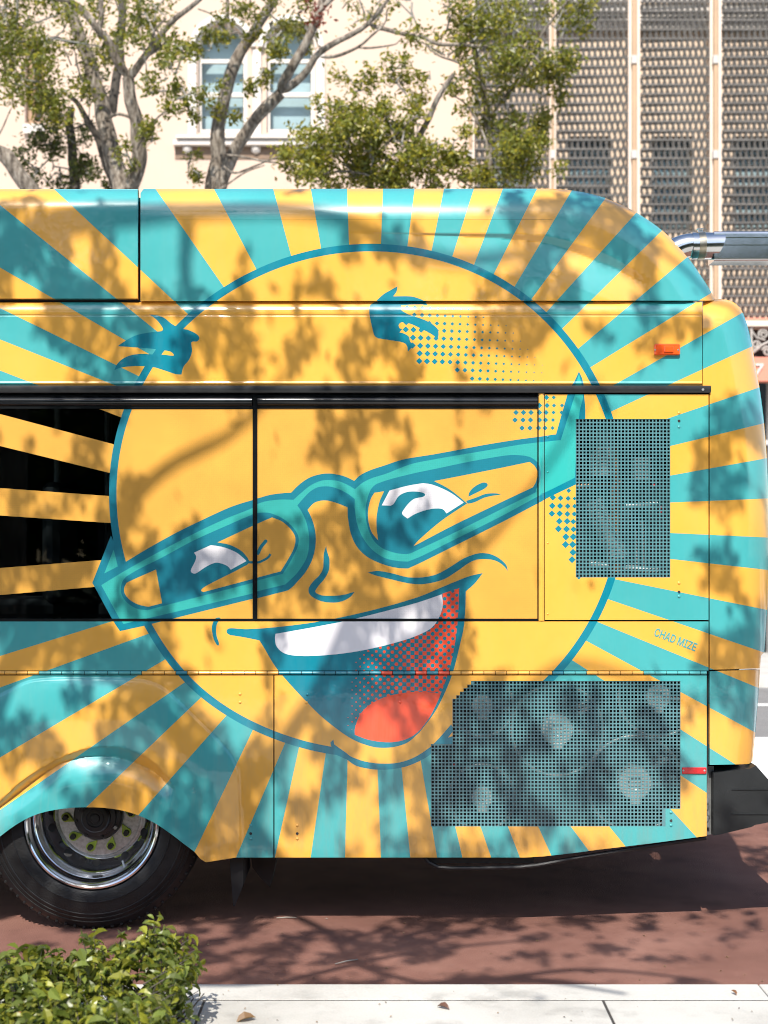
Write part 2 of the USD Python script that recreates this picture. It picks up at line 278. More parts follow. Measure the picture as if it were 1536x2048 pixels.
f_low_r2 = r7((400,970),(330,965),(250,945),(170,890),(110,810),(75,720),(62,620)) + r6((1072,500),(1073,400))
f_bri_l = r6((1073,400),(1000,345),(900,295),(800,270),(700,278),(620,320),(540,400),(485,465))
f_right_l = r6((485,465),(535,540),(578,640),(603,760),(605,860),(590,970),(550,1060),(480,1160),(410,1230),(360,1275))
layers.append(('F', shape(f_top_l, f_bri_t, f_top_r, rd((248,490),(365,115)), [(1150,772),(1158,748)], [(1158,748),(1164,772)], rd((430,115),(425,160),(405,235),(395,315),(375,560),(362,790)), rd((362,790),(150,895),(80,925)), f_low_r, f_low_r2, f_bri_l, f_right_l,
    r6((360,1275),(90,1340)), r5((1386,860),(800,1000),(500,1070),(320,1112)), r5((285,1065),(135,790)))))
layers.append(('F', poly(r5((238,495),(160,693),(272,634)))))
lens_l = shape(r5((340,720),(450,655),(640,560),(900,420),(1200,285),(1386,205),(1440,190)) + r6((160,538),(220,548),(320,590),(400,650),(470,730),(498,800),(490,880),(450,970),(400,1060),(335,1165)), r6((335,1165),(90,1230)), r5((1386,772),(1000,872),(640,965),(520,998)), r5((520,998),(430,985),(350,935),(305,870),(298,810),(312,757),(340,720)))
lens_r = shape(r7((180,490),(210,470),(300,440),(450,403),(600,372),(800,330),(1000,295),(1090,288),(1180,300),(1235,340),(1253,400),(1245,460),(1222,512)), r7((1225,525),(1000,635),(700,785),(500,880),(420,917)), r7((410,920),(380,922),(320,914),(240,885),(180,830),(143,740),(131,650),(143,570),(162,515),(180,490)))
layers += [('B', lens_l), ('B', lens_r)]
layers += [('Y', shape(r5((345,770),(420,735),(590,660)), r5((590,660),(640,940)), r5((640,940),(525,970)), r5((525,970),(440,950),(370,910),(330,860),(325,815),(345,770)))),
  ('Y', shape(r5((1100,435),(1386,300)), r6((85,648),(150,620),(225,588)), r6((225,588),(320,625),(400,690),(452,760),(465,820),(450,900),(400,1000),(315,1140)), r6((315,1140),(90,1200)), r5((1386,740),(980,848)), r5((980,848),(964,832),(1000,800),(1090,752)), r5((1090,752),(1250,672),(1345,622)), r5((1368,597),(1340,550),(1290,500),(1200,455),(1100,435)))),
  ('Y', shape(r7((188,530),(250,520)), r7((250,520),(220,590),(203,680),(203,760),(212,834)), r7((212,834),(170,780),(150,710),(148,640),(165,570),(188,530)))),
  ('Y', shape(r7((570,455),(800,410),(1000,370),(1182,332)), r7((1182,332),(1215,360),(1232,400),(1224,455),(1202,495)), r7((1202,495),(1000,590),(700,735),(480,850),(438,872)), r7((438,872),(470,835),(560,755),(650,685),(782,598)), r7((782,598),(700,530),(640,490),(570,455)))),
  ('W', shape(r5((905,520),(1045,457)), r5((1045,457),(1150,475),(1250,515),(1310,560),(1340,590)), r5((1340,590),(1210,662)), r5((1210,662),(1180,630),(1120,607),(1070,607),(1000,640),(925,690),(893,690),(879,665),(915,590),(922,550),(905,520)))),
  ('W', shape(r7((235,610),(285,515)), r7((285,515),(400,485),(500,468)), r7((500,468),(560,478),(640,510),(700,545),(760,592)), r7((760,592),(650,662)), r7((650,662),(625,635),(580,630),(520,640),(450,665),(400,695)), r7((400,695),(365,665),(378,635),(410,595),(445,568),(500,555),(512,540),(490,527),(430,521),(380,530),(340,555),(312,600),(290,613)), r7((290,613),(235,610)))),
  ('B', shape(r7((790,555),(797,525),(830,490),(880,465),(908,469),(912,485),(890,505),(845,528),(790,555)))),
  ('B', shape(r7((775,582),(840,560),(900,537),(960,533),(1000,542)), r7((1000,542),(950,548),(890,562),(830,590),(785,600)))),
  ('B', LineString(smooth_line(r5((1350,600),(1400,600),(1440,600)) + r6((130,1030),(160,1015),(190,993),(210,963)))).buffer(2.3, cap_style=2)),
  ('B', LineString(smooth_line(r5((1436,525),(1460,475),(1500,425)))).buffer(3.4))]
# nose, cheek lines, mouth
layers += [('B', shape(r6((780,880),(790,940),(812,1010),(813,1090),(800,1150),(760,1220),(700,1290),(665,1345)), r6((665,1345),(690,1370),(760,1390),(880,1390),(980,1375),(1030,1360),(1072,1350)), r6((1072,1350),(1030,1400),(960,1440),(880,1459),(780,1456),(700,1435),(630,1395),(600,1350),(607,1300),(650,1240),(710,1180),(745,1120),(752,1050),(758,950),(780,880)))),
  ('B', shape(r7((145,1040),(210,1030),(300,1045),(400,1070),(500,1070),(590,1050),(680,1000),(760,950),(850,918),(920,920),(980,945),(1030,990),(1042,1032)), r7((1042,1032),(1020,1002),(980,972),(930,957),(860,955),(800,975),(720,1030),(640,1080),(560,1105),(480,1115),(400,1108),(300,1085),(200,1060),(145,1040)))),
  ('B', shape(r5((1105,1058),(1122,1065),(1097,1110),(1088,1160),(1095,1220),(1110,1262),(1112,1290)), r5((1112,1290),(1095,1285),(1070,1240),(1056,1180),(1056,1120),(1080,1070),(1105,1058)))),
  ('B', shape(r8((148,258),(170,255),(250,260),(400,250),(600,225),(760,195),(950,150),(1150,92),(1300,30),(1420,-18),(1498,-37)), r8((1498,-37),(1455,18),(1408,60)), r8((1408,60),(1405,150),(1397,250),(1375,350),(1342,480),(1300,590),(1240,705),(1160,810)), r8((1160,810),(1100,860),(1030,884),(960,889),(900,880),(820,850),(740,800),(640,720),(560,640),(480,555),(400,460),(340,360),(315,320)), r8((315,320),(230,303),(160,292)), r8((160,292),(144,282),(141,268),(148,258))))]
red_zone = shape(r8((1285,72),(1374,42)), r8((1372,46),(1368,160),(1358,280),(1338,400),(1312,500),(1275,602)), r8((1275,602),(1200,592),(1080,598),(980,620),(900,660),(850,710),(822,780)), r8((790,800),(760,700),(800,500),(840,380)), r8((900,362),(1060,325),(1160,290),(1230,250),(1270,190),(1285,130)))
def tval(x, y): return 0.04 + (((x - 400) * 2.648 - 830) + 0.10 * ((y - 1160) * 2.648 - 400)) / 735
reds, blues = [], []
lat = 8.05
for i in range(-40, 60):
    for j in range(-40, 60):
        x, y = 905.5 + (i + j) * lat, 1254.0 + (i - j) * lat * 0.985 + (i + j) * 0.35
        t = tval(x, y)
        if 0.02 < t < 0.62:
            s = lat * math.sqrt(2 * min(t, 0.5)) * 0.5; reds.append(sbox(x - s, y - s, x + s, y + s) if t > .38 else Point(x, y).buffer(s * 1.1, quad_segs=3))
        x2 = x + lat; t = tval(x2, y)
        if 0.40 < t < 1.0:
            s = lat * math.sqrt(2 * (1 - max(t, .5))) * 0.5; blues.append(sbox(x2 - s, y - s, x2 + s, y + s) if t < .56 else Point(x2, y).buffer(s * 1.1, quad_segs=3))
half = poly([(400 + (830 + 0.46 * 735 + 0.1 * 400) / 2.648, 1160), (1200, 1160), (1200, 1600), (400 + (830 + 0.46 * 735 - 0.1 * 760) / 2.648, 1600)])
half = half.union(unary_union(reds)).difference(unary_union(blues))
layers.append(('R', red_zone.intersection(half)))
layers.append(('R', shape(r8((820,820),(822,780),(850,710),(900,660),(980,620),(1080,598),(1180,592),(1275,602)), r8((1275,602),(1260,640),(1220,720),(1170,790)), r8((1170,790),(1120,830),(1050,855),(970,858),(890,845),(820,820)))))
layers.append(('W', shape(r8((400,285),(600,250),(800,210),(1000,160),(1150,120),(1280,76)), r8((1280,76),(1286,130),(1270,190),(1230,250),(1160,290),(1060,325),(900,365),(750,390),(600,402),(500,400),(440,385),(405,350),(397,310),(400,285)))))
art, taken = {}, None
for key, g in reversed(layers):
    vis = g if taken is None else g.difference(taken)
    art.setdefault(key, []).append(vis)
    taken = g if taken is None else taken.union(g)
art = {k: unary_union(v).buffer(0) for k, v in art.items()}
def paint_at(x, y):
    for k, g in art.items():
        if g.contains(Point(x, y)): return k
    return 'T'
def polys(g):
    if g.is_empty: return []
    return [q for q in (g.geoms if hasattr(g, 'geoms') else [g]) if q.geom_type == 'Polygon' and q.area > 0.02]
def panel(name, outline, depth=None, cells=None, parent=None, material='wrap_film', skip=(), base=0.0, edge=0.018, label=None):
    """A wrapped sheet: the printed colours cut along their edges, bent by depth(x, y) in metres; its rim is folded back by edge metres."""
    D = (lambda x, y: np.full(np.shape(x), base)) if depth is None else (lambda x, y: base + depth(np.asarray(x, float), np.asarray(y, float)))
    V, F, C, n = [], [], [], 0
    cs = None if cells is None else np.array(cells, dtype=object)
    if cs is not None: shapely.prepare(cs)
    for k, g in art.items():
        if k in skip: continue
        reg = g.intersection(outline)
        bits = polys(reg)
        if cs is not None:
            bits = [q for b in bits for c in shapely.intersection(b, cs[shapely.intersects(cs, b)]) for q in polys(c)]
        for q in bits:
            try: v, f = trimesh.creation.triangulate_polygon(q, engine='earcut')
            except Exception: continue
            if len(f) == 0: continue
            v = np.asarray(v)
            t = v[f]; ar = (t[:, 1, 0] - t[:, 0, 0]) * (t[:, 2, 1] - t[:, 0, 1]) - (t[:, 1, 1] - t[:, 0, 1]) * (t[:, 2, 0] - t[:, 0, 0])
            f = np.where((ar < 0)[:, None], f[:, ::-1], f)       # pixel y runs down: clockwise on screen is towards the viewer
            V.append(v); F.append(f[:, ::-1] + n); C.append(np.tile(PAINT[k], (len(v), 1))); n += len(v)
    v = np.vstack(V); f = np.vstack(F); c = np.vstack(C)
    e = 0.4
    P = px(v[:, 0], v[:, 1], D(v[:, 0], v[:, 1]))
    tx = px(v[:, 0] + e, v[:, 1], D(v[:, 0] + e, v[:, 1])) - px(v[:, 0] - e, v[:, 1], D(v[:, 0] - e, v[:, 1]))
    ty = px(v[:, 0], v[:, 1] + e, D(v[:, 0], v[:, 1] + e)) - px(v[:, 0], v[:, 1] - e, D(v[:, 0], v[:, 1] - e))
    N = np.cross(tx, ty); N /= np.linalg.norm(N, axis=1, keepdims=True) + 1e-12; N[N[:, 1] > 0] *= -1
    fn = np.cross(P[f[:, 1]] - P[f[:, 0]], P[f[:, 2]] - P[f[:, 0]])
    fl = fn[:, 1] > 0; f[fl] = f[fl][:, ::-1]
    Ps, Fs, Cs, Ns, n = [P], [f], [c], [N], len(P)
    if edge:
        for ring in [r for q in polys(outline) for r in [q.exterior, *q.interiors]]:
            rp = np.array(shapely.segmentize(ring, 14).coords)
            for a, b in zip(rp[:-1], rp[1:]):
                k = paint_at(*((a + b) / 2))
                if k in skip: continue
                A, B = px(*a, D(*a)), px(*b, D(*b)); q = np.array([A, B, B + [0, edge, 0], A + [0, edge, 0]])
                nn = np.cross(q[1] - q[0], q[3] - q[0]); nn /= np.linalg.norm(nn) + 1e-12
                Ps.append(q); Fs.append(np.array([[0, 1, 2], [0, 2, 3]]) + n); Cs.append(np.tile(PAINT[k], (4, 1))); Ns.append(np.tile(nn, (4, 1))); n += 4
    return put(name, (np.vstack(Ps), np.vstack(Fs)), material, parent, color=np.vstack(Cs), normals=np.vstack(Ns), label=label)
def grid(x0, x1, y0, y1, sx, sy):
    xs, ys = np.arange(x0, x1 + sx, sx), np.arange(y0, y1 + sy, sy)
    return [sbox(xs[i], ys[j], xs[i + 1], ys[j + 1]) for i in range(len(xs) - 1) for j in range(len(ys) - 1)]
def bands(x0, x1, ys): return [sbox(x0, ys[j], x1, ys[j + 1]) for j in range(len(ys) - 1)]
def round_rings(line, ds, x0, x1, step):
    """strips that follow an outline at the distances ds, cut every step pixels"""
    out = []
    for a, b in zip(ds[:-1], ds[1:]):
        r = line.buffer(b, cap_style=2 if False else 1).difference(line.buffer(a) if a > 0 else Polygon())
        for x in np.arange(x0, x1, step): out += polys(r.intersection(sbox(x, 300, x + step, 1900)))
    return out

# ------------------------------------------------------------------ the bus
LEFT = -560
bus = thing('city_bus', 'city bus in yellow and teal sunburst wrap with a laughing sun face in glasses', 'bus')
def prof(y, pts):
    ys, ds = zip(*pts); return np.interp(y, ys, ds)
# roof fairings
top_r = 46
def fair_round(line, r, back=None):
    def f(x, y):
        d = shapely.distance(line, shapely.points(x, y)); t = np.clip(1 - d / r, 0, 0.995)
        return r / 455 * (1 - np.sqrt(1 - t * t))
    return f
RD = [0, 1, 2.5, 5, 8, 12, 17, 23, 30, 38, 46]
P1 = sbox(LEFT, 378, 275.5, 597)
l1 = LineString([(LEFT - 50, 378), (400, 378)])
panel('roof_fairing', P1, fair_round(l1, top_r), bands(LEFT, 280, [378 + q for q in RD] + [600]), bus, edge=0.03)
tail = [tuple(p) for p in smooth_line([(1105, 377.5), (1160, 383), (1210, 396), (1256, 416), (1296, 440), (1328, 464), (1355, 492), (1382, 523), (1404, 555), (1420, 580), (1430, 598)], 5)]
P2 = poly([(281, 378)] + tail + [(1425, 601), (281, 602)])
P2 = P2.difference(poly([(281, 377), (288, 377), (281, 386)]))
l2 = LineString([(200, 378)] + tail + [(1432, 602), (1440, 625)])
up = LineString(smooth_line([(690, 464), (850, 466), (1000, 467.5), (1100, 474), (1200, 503), (1265, 538), (1300, 562)], 8))
upx, upy = np.array(up.coords).T
fr2 = fair_round(l2, 62)
def fair2(x, y):
    s = y - np.interp(x, upx, upy); w = np.interp(x, [690, 850, 1000, 1100, 1200, 1290, 1300], [1, 3, 9, 14, 22, 12, 2])
    amp = np.interp(x, [690, 800, 1000, 1150, 1270, 1300], [0, 0.004, 0.014, 0.026, 0.017, 0])
    g = amp * np.where(s < 0, 0, np.where(s < w, (np.clip(s, 0, None) / w), np.clip(1 - (s - w) / 70, 0, 1) ** 1.3))
    return fr2(x, y) + g
ringc = round_rings(l2, [0, 1, 2.5, 5, 8, 12, 17, 23, 30, 38, 46, 54, 62], 270, 1450, 18)
inner = P2.difference(l2.buffer(62))
gcells = [q for c in grid(281, 1440, 440, 604, 40, 41) for q in polys(c.intersection(inner)) if not c.intersects(up.buffer(75))]
gcells += [q for c in grid(281, 1441, 440, 604, 10, 4.1) for q in polys(c.intersection(inner)) if False]
cbx_ = np.linspace(690, 1300, 80); cby_ = np.interp(cbx_, upx, upy); cbw_ = np.interp(cbx_, [690, 850, 1000, 1100, 1200, 1290, 1300], [1, 3, 9, 14, 22, 12, 2])
cband = poly(list(zip(cbx_, cby_)) + list(zip(cbx_, cby_ + cbw_))[::-1])
near = [q for c in grid(281, 1441, 440, 604, 40, 41) if c.intersects(up.buffer(75)) for d in grid(c.bounds[0], c.bounds[2] - .01, c.bounds[1], c.bounds[3] - .01, 10, 4.1) for e_ in (polys(d.intersection(cband)) + polys(d.difference(cband)) if d.intersects(cband) else [d]) for q in polys(e_.intersection(inner))]
panel('roof_fairing', P2, fair2, ringc + gcells + near, bus, edge=0.03, label='curved rear roof fairing with an embossed crease')
# cant rail panel above the windows
P3 = sbox(LEFT, 604.5, 1404, 771.5)
def cant(x, y): return prof(y, [(604, 0.022), (608, 0.013), (614, 0.005), (620, 0.0), (626, -0.001), (629, 0.0), (630, 0.003), (631.5, 0.003), (632.5, 0.0), (763, 0.0), (765, -0.004), (768, -0.004), (769, 0.002), (772, 0.003)])
panel('side_panel', P3, cant, bands(LEFT, 1410, [604, 606, 608, 611, 614, 617, 620, 623, 626, 628, 629, 630, 631.5, 632.5, 633.6, 762, 763, 765, 768, 769, 770.5, 772]), bus)
# rear corner caps
cap_edge = [tuple(p) for p in smooth_line([(1440, 598), (1462, 602), (1478, 614), (1489, 634), (1500, 672), (1512, 735), (1522, 795), (1530, 865), (1535, 940), (1537, 1020), (1537, 1100), (1535, 1200), (1529, 1303)], 6)]
P4 = poly([(1405.5, 598)] + cap_edge + [(1522, 1312), (1520, 1337), (1419.5, 1339.5), (1419.5, 772), (1405.5, 772)])
l4 = LineString([(1380, 598)] + cap_edge + [(1524, 1345), (1522, 1360)])
caps_r = 62
RC = [0, 1, 2.5, 5, 8, 12, 17, 23, 30, 38, 47, 62]
panel('rear_corner_panel', P4, fair_round(l4, caps_r), round_rings(l4, RC, 1400, 1545, 24) + [P4.difference(l4.buffer(caps_r))], bus, edge=0.03)
cap_low = [(1520, 1339), (1516, 1400), (1511, 1460), (1507, 1500), (1505, 1522), (1498, 1528)]
P4b = poly([(1419.5, 1342.5)] + cap_low + [(1419.5, 1530)])
l4b = LineString([(1524, 1300)] + cap_low[:-1] + [(1503, 1560)])
panel('rear_corner_panel', P4b, fair_round(l4b, caps_r), round_rings(l4b, RC, 1400, 1545, 24) + [P4b.difference(l4b.buffer(caps_r))], bus, edge=0.03)
# belt panel, post, engine door
P8 = sbox(LEFT, 1243, 1417, 1341)
belt = panel('side_panel', P8, None, None, bus)
P6 = sbox(1077.5, 787, 1088.5, 1241.5)
panel('window_post', P6, lambda x, y: prof(x, [(1077, 0.004), (1079, 0), (1082, -0.004), (1085, -0.004), (1087, 0.0), (1089, 0.002)]), [sbox(a, 780, b, 1250) for a, b in zip([1077, 1079, 1082, 1085, 1087], [1079, 1082, 1085, 1087, 1089])], bus)
hole7 = sbox(1151.5, 838, 1340.5, 1155)
P7 = sbox(1090, 788, 1417, 1240).difference(hole7)
door = panel('engine_door', P7, None, None, bus, edge=0.012)
def vent(outline, pitch_x, pitch_y, x0, y0, bar, parent):
    """square-hole vent: the sheet left between the holes"""
    a, b, c, d = outline.bounds
    n1, n2 = int(round((c - a) / pitch_x)), int(round((d - b) / pitch_y))
    hs = []
    for i in range(n1):
        for j in range(n2):
            h = sbox(a + i * pitch_x + bar / 2, b + j * pitch_y + bar / 2, a + (i + 1) * pitch_x - bar / 2, b + (j + 1) * pitch_y - bar / 2)
            if outline.contains(h.buffer(-0.2)): hs.append(h)
    V, F, n = [], [], 0
    for g in polys(outline.difference(unary_union(hs))):
        v, f = trimesh.creation.triangulate_polygon(g, engine='earcut')
        P = px(v[:, 0], v[:, 1], 0.002); fn = np.cross(P[f[:, 1]] - P[f[:, 0]], P[f[:, 2]] - P[f[:, 0]]); f = np.where((fn[:, 1] > 0)[:, None], f[:, ::-1], f)
        V.append(P); F.append(f + n); n += len(P)
    for h in hs:                                                    # the cut edges of each hole, 2 mm deep
        x1, y1, x2, y2 = h.bounds
        p = px(np.array([x1, x2, x2, x1]), np.array([y1, y1, y2, y2]), 0.002); q = p + [0, 0.0022, 0]
        P = np.vstack([p, q]); f = []
        for k in range(4): f += [[k, k + 4, (k + 1) % 4 + 4], [k, (k + 1) % 4 + 4, (k + 1) % 4]]
        V.append(P); F.append(np.array(f) + n); n += 8
    return put('vent_grille', (np.vstack(V), np.vstack(F)), 'grille_paint', parent)
vent(hole7, 189 / 27, 317 / 45, 0, 0, 2.5, door)
# hinge between belt and skirt: barrel knuckles
kn = 22.8
x = LEFT
while x < 1410:
    k = paint_at(x + kn / 2, 1345)
    c = tube(px([x + 0.7, min(x + kn - 0.7, 1413)], 1345.6, 0.0), 0.0078, 10)
    put('hinge_knuckle', (c[0], c[1]), 'wrap_film', bus, color=np.tile(PAINT[k], (len(c[0]), 1)), normals=None if False else (c[0] - px(np.clip((c[0][:, 0] * 455 + 768), x, x + kn), 1345.6, 0.0)) * [0.2, 1, 1] * 100 + [0, -1e-6, 0])
    x += kn
# fender panel with its moulded bulge
arch = smooth_line([(-40, 1705), (0, 1673), (33, 1649), (65, 1632), (98, 1622), (140, 1616), (176, 1614.5), (210, 1616), (244, 1621), (277, 1631), (309, 1646), (342, 1668), (368, 1688), (389, 1704), (400, 1717), (412, 1724.5)], 4)
P9 = poly([(LEFT, 1351), (546.5, 1351), (546.5, 1715), (472, 1715)] + [tuple(p) for p in arch[::-1]] + [(-60, 1722), (-100, 1715), (LEFT, 1715)])
bulge = poly(smooth_line([(-110, 1560), (-70, 1450), (-20, 1400), (23, 1375), (49, 1362.5), (81, 1356), (146, 1354), (260, 1355.5), (303, 1362), (335, 1379), (374, 1415), (423, 1463), (456, 1499), (472, 1525), (480, 1558), (483, 1620), (484, 1675), (480, 1712)], 6).tolist() + [(480, 1800), (-110, 1800)])
bl = LineString(bulge.exterior.coords)
cu = np.array(smooth_line([(-60, 1650), (0, 1602), (49, 1558), (114, 1519), (163, 1499), (202, 1493.5), (244, 1496), (283, 1509), (312, 1528), (335, 1554), (349, 1579)], 8))
cl = np.array(smooth_line([(-60, 1660), (0, 1614), (98, 1541), (146, 1519), (195, 1512), (228, 1513.5), (270, 1525), (309, 1545), (349, 1580)], 8))
def fend(x, y):
    d = shapely.distance(bl, shapely.points(x, y)); ins = shapely.contains_xy(bulge, x, y)
    b = np.where(ins, (3 * np.clip(d / 7, 0, 1) ** 2 - 2 * np.clip(d / 7, 0, 1) ** 3) * 0.006 + np.clip(d / 90, 0, 1) * (2 - np.clip(d / 90, 0, 1)) * 0.024, 0)
    u, l = np.interp(x, cu[:, 0], cu[:, 1]), np.interp(x, cl[:, 0], cl[:, 1]); w = np.maximum(l - u, 0.5)
    s = y - u; on = (x > -60) & (x < 349)
    amp = 0.042 * np.clip(w / 18, 0, 1)
    g = np.where(on, amp * np.where(s < 0, 0, np.where(s < w, np.clip(s / w, 0, 1) ** 1.0, np.clip(1 - (s - w) / 55, 0, 1) ** 2)), 0)
    return -b + g
brow = poly([tuple(p) for p in cu] + [tuple(p) for p in cl[::-1]])
rim_zones = [bulge.buffer(-a).difference(bulge.buffer(-b)) for a, b in ((0, 2), (2, 4.5), (4.5, 7), (7, 14))]
def cut(c):
    out = polys(c.intersection(brow)) + polys(c.difference(brow)) if c.intersects(brow) else [c]
    if c.distance(bl) < 15: out = [q for o in out for z in rim_zones + [bulge.buffer(-14)] for q in polys(o.intersection(z))] + [q for o in out for q in polys(o.difference(bulge))]
    return out
fc = [q for c in grid(-112, 490, 1351, 1726, 7, 5) for q in cut(c)] + [sbox(LEFT, 1340, -112, 1730), sbox(490, 1340, 560, 1730)]
fender = panel('fender_panel', P9, fend, fc, bus, edge=0.02, label='moulded wheel arch panel with a raised brow over the wheel')
# skirt panel with the radiator vent
p_ = 7.12
steps = [(942, 1362)] + [q for k in range(5) for q in ((942 - 7.4 * k, 1362 + p_ * (k + 1)), (942 - 7.4 * (k + 1), 1362 + p_ * (k + 1)))] + [(905, 1488), (862, 1488), (862, 1653), (1331, 1653), (1331, 1618), (1361, 1618), (1361, 1362)]
hole10 = poly(steps)
P10 = poly([(549, 1351), (1413.5, 1351), (1413.5, 1672), (1300, 1687), (1200, 1699), (1140, 1707), (1085, 1713), (1050, 1715), (549, 1715)]).difference(hole10)
skirt = panel('skirt_panel', P10, None, None, bus, edge=0.014)
def vent10():
    a, b = 862, 1362; n1, n2 = 70, 41; pw, ph = (1361 - 862) / n1, (1653 - 1362) / n2
    return hole10, pw, ph
vent(hole10, (1361 - 862) / 70, (1653 - 1362) / 41, 0, 0, 2.5, skirt)
# dark structure behind the sheets: keeps the seams dark, open at windows and vents
frame_out = poly([(LEFT, 380 + 46), (1120, 426), (1230, 445), (1300, 500), (1350, 570), (1380, 600), (1400, 640), (1440, 660), (1450, 760), (1462, 900), (1462, 1300), (1440, 1510), (1416, 1520), (1411, 1665), (1200, 1694), (1080, 1708), (480, 1708), (470, 1716)] + [(p[0], p[1] - 3) for p in arch[::-1]] + [(LEFT, 1708)])
win_open = sbox(LEFT, 815, 505, 1238).union(sbox(515, 815, 1075, 1238))
put('body_frame', solid(frame_out.difference(win_open).difference(hole7).difference(hole10), 0.032, 0.05), 'black_body', bus)
# gutter rail with end cap screw
rail = cat([cyl(px(LEFT, 779, -0.004), px(1420, 779, -0.004), 0.001, 4)])
P5v = []
for (yy, dd) in [(771.8, 0.02), (771.8, -0.010), (773.5, -0.014), (778, -0.015), (783.5, -0.014), (786.2, -0.009), (786.2, 0.02)]: P5v.append((yy, dd))
def sweep_profile(x0, x1, pts):
    """a profile (photo y, depth) swept along x on the bus side"""
    a = np.array([px(x0, y, 0) * [1, 0, 1] + [0, d, 0] for y, d in pts]); b = np.array([px(x1, y, 0) * [1, 0, 1] + [0, d, 0] for y, d in pts])
    n = len(pts); v = np.vstack([a, b]); f = []
    for k in range(n):
        j = (k + 1) % n; f += [[k, j, n + j], [k, n + j, n + k]]
    for k in range(1, n - 1): f += [[0, k + 1, k], [n, n + k, n + k + 1]]
    m = trimesh.Trimesh(v, f, process=False)
    return m if m.volume > 0 else trimesh.Trimesh(v, np.array(f)[:, ::-1], process=False)
g_rail = put('gutter_rail', sweep_profile(LEFT, 1420.5, P5v), 'black_trim', bus, smooth=40)
def disc(x, y, r, d0, d1, n=14): return cyl(px(x, y, d0), px(x, y, d1), r, n)
put('screw', disc(1406, 779, 0.0055, -0.015, -0.018), 'pale_metal', g_rail)
# window frame: top housing, bar, divider and sills
put('window_frame', cat([sweep_profile(LEFT, 1076.5, [(787.5, 0.03), (787.5, 0.012), (790, 0.006), (792.5, 0.012), (792.5, 0.03)]),
    solid(sbox(LEFT, 812, 1076, 817.5), 0.004, 0.03), solid(sbox(505.6, 793, 514.4, 1240), 0.0015, 0.03), solid(sbox(1074.6, 787, 1077, 1241), 0.003, 0.03), solid(sbox(LEFT, 1237.5, 1076, 1242.5), 0.0025, 0.03)]), 'gloss_black', bus)
for a, b in ((LEFT, 504.5), (516, 1074)):
    bar = tube(px([a, b], 803.0, 0.012), 0.0215, 20)
    put('window_bar', trimesh.Trimesh(*bar, process=False), 'gloss_black', bus, smooth=40)
Wl, Wr = sbox(LEFT, 818, 505.3, 1237.3), sbox(514.6, 816.5, 1074.4, 1237.3)
pl = panel('window_film', Wl, None, None, bus, material='window_film', skip=('T',), base=0.007, edge=0)
panel('window_film', Wr, None, None, bus, material='window_film', skip=('T',), base=0.007, edge=0)
g_ = px(np.array([LEFT, 505.3, 505.3, LEFT]), np.array([818, 818, 1237.3, 1237.3]), 0.012)
put('window_glass', (g_, np.array([[0, 2, 1], [0, 3, 2]])), 'tinted_glass', bus)
# cabin seen through the dark glass
bl0, bl1 = px(LEFT, 0)[0], px(505, 0)[0]
put('cabin', cat([bx(bl0 - .1, 1.6, 2.42, 2.46, 0.8, 2.6), bx(bl0 - .1, 1.6, 0.06, 2.42, 2.52, 2.56), bx(bl0 - .1, 0.75, 0.06, 2.42, 1.0, 1.04), bx(0.70, 0.74, 0.06, 2.42, 1.04, 2.52), bx(bl0 - .14, bl0 - .1, 0.06, 2.42, 1.0, 2.52)]), 'cabin_lining', bus)
put('cabin_partition', cat([bx(-1.52, -1.2, 1.3, 1.34, 1.04, 1.86), bx(-1.0, -.5, 1.1, 1.14, 1.04, 2.3)]), 'cabin_grey', bus)
for sx in (-1.75, -1.1, -2.4):
    s = put('seat', cat([cbx(sx - .22, sx + .22, 0.30, 0.74, 1.36, 1.46, .03), cbx(sx + .17, sx + .25, 0.30, 0.74, 1.44, 2.0, .03), bx(sx - .03, sx + .03, .48, .56, 1.04, 1.37)]), 'cabin_grey', bus)
for sx in (-1.37, -1.62): put('grab_pole', cyl((sx, .8, 1.04), (sx, .8, 2.52), .017, 10), 'pale_metal', bus)
# roof, floor, far side and back closing the body
xb = 1.60
put('body_shell', cat([bx(bl0, 0.55, 0.11, 2.5, 3.245, 3.262), bx(bl0, 1.40, 0.5, 2.55, 0.40, 0.43), bx(bl0, xb, 2.5, 2.55, 0.43, 3.1), bx(xb - .02, xb, 0.16, 2.5, 0.62, 2.75), bx(1.15, 1.38, 0.1, 2.5, 2.76, 2.80), bx(bl0 - .02, bl0, 0.05, 2.5, 0.43, 3.25)]), 'wrap_teal', bus)
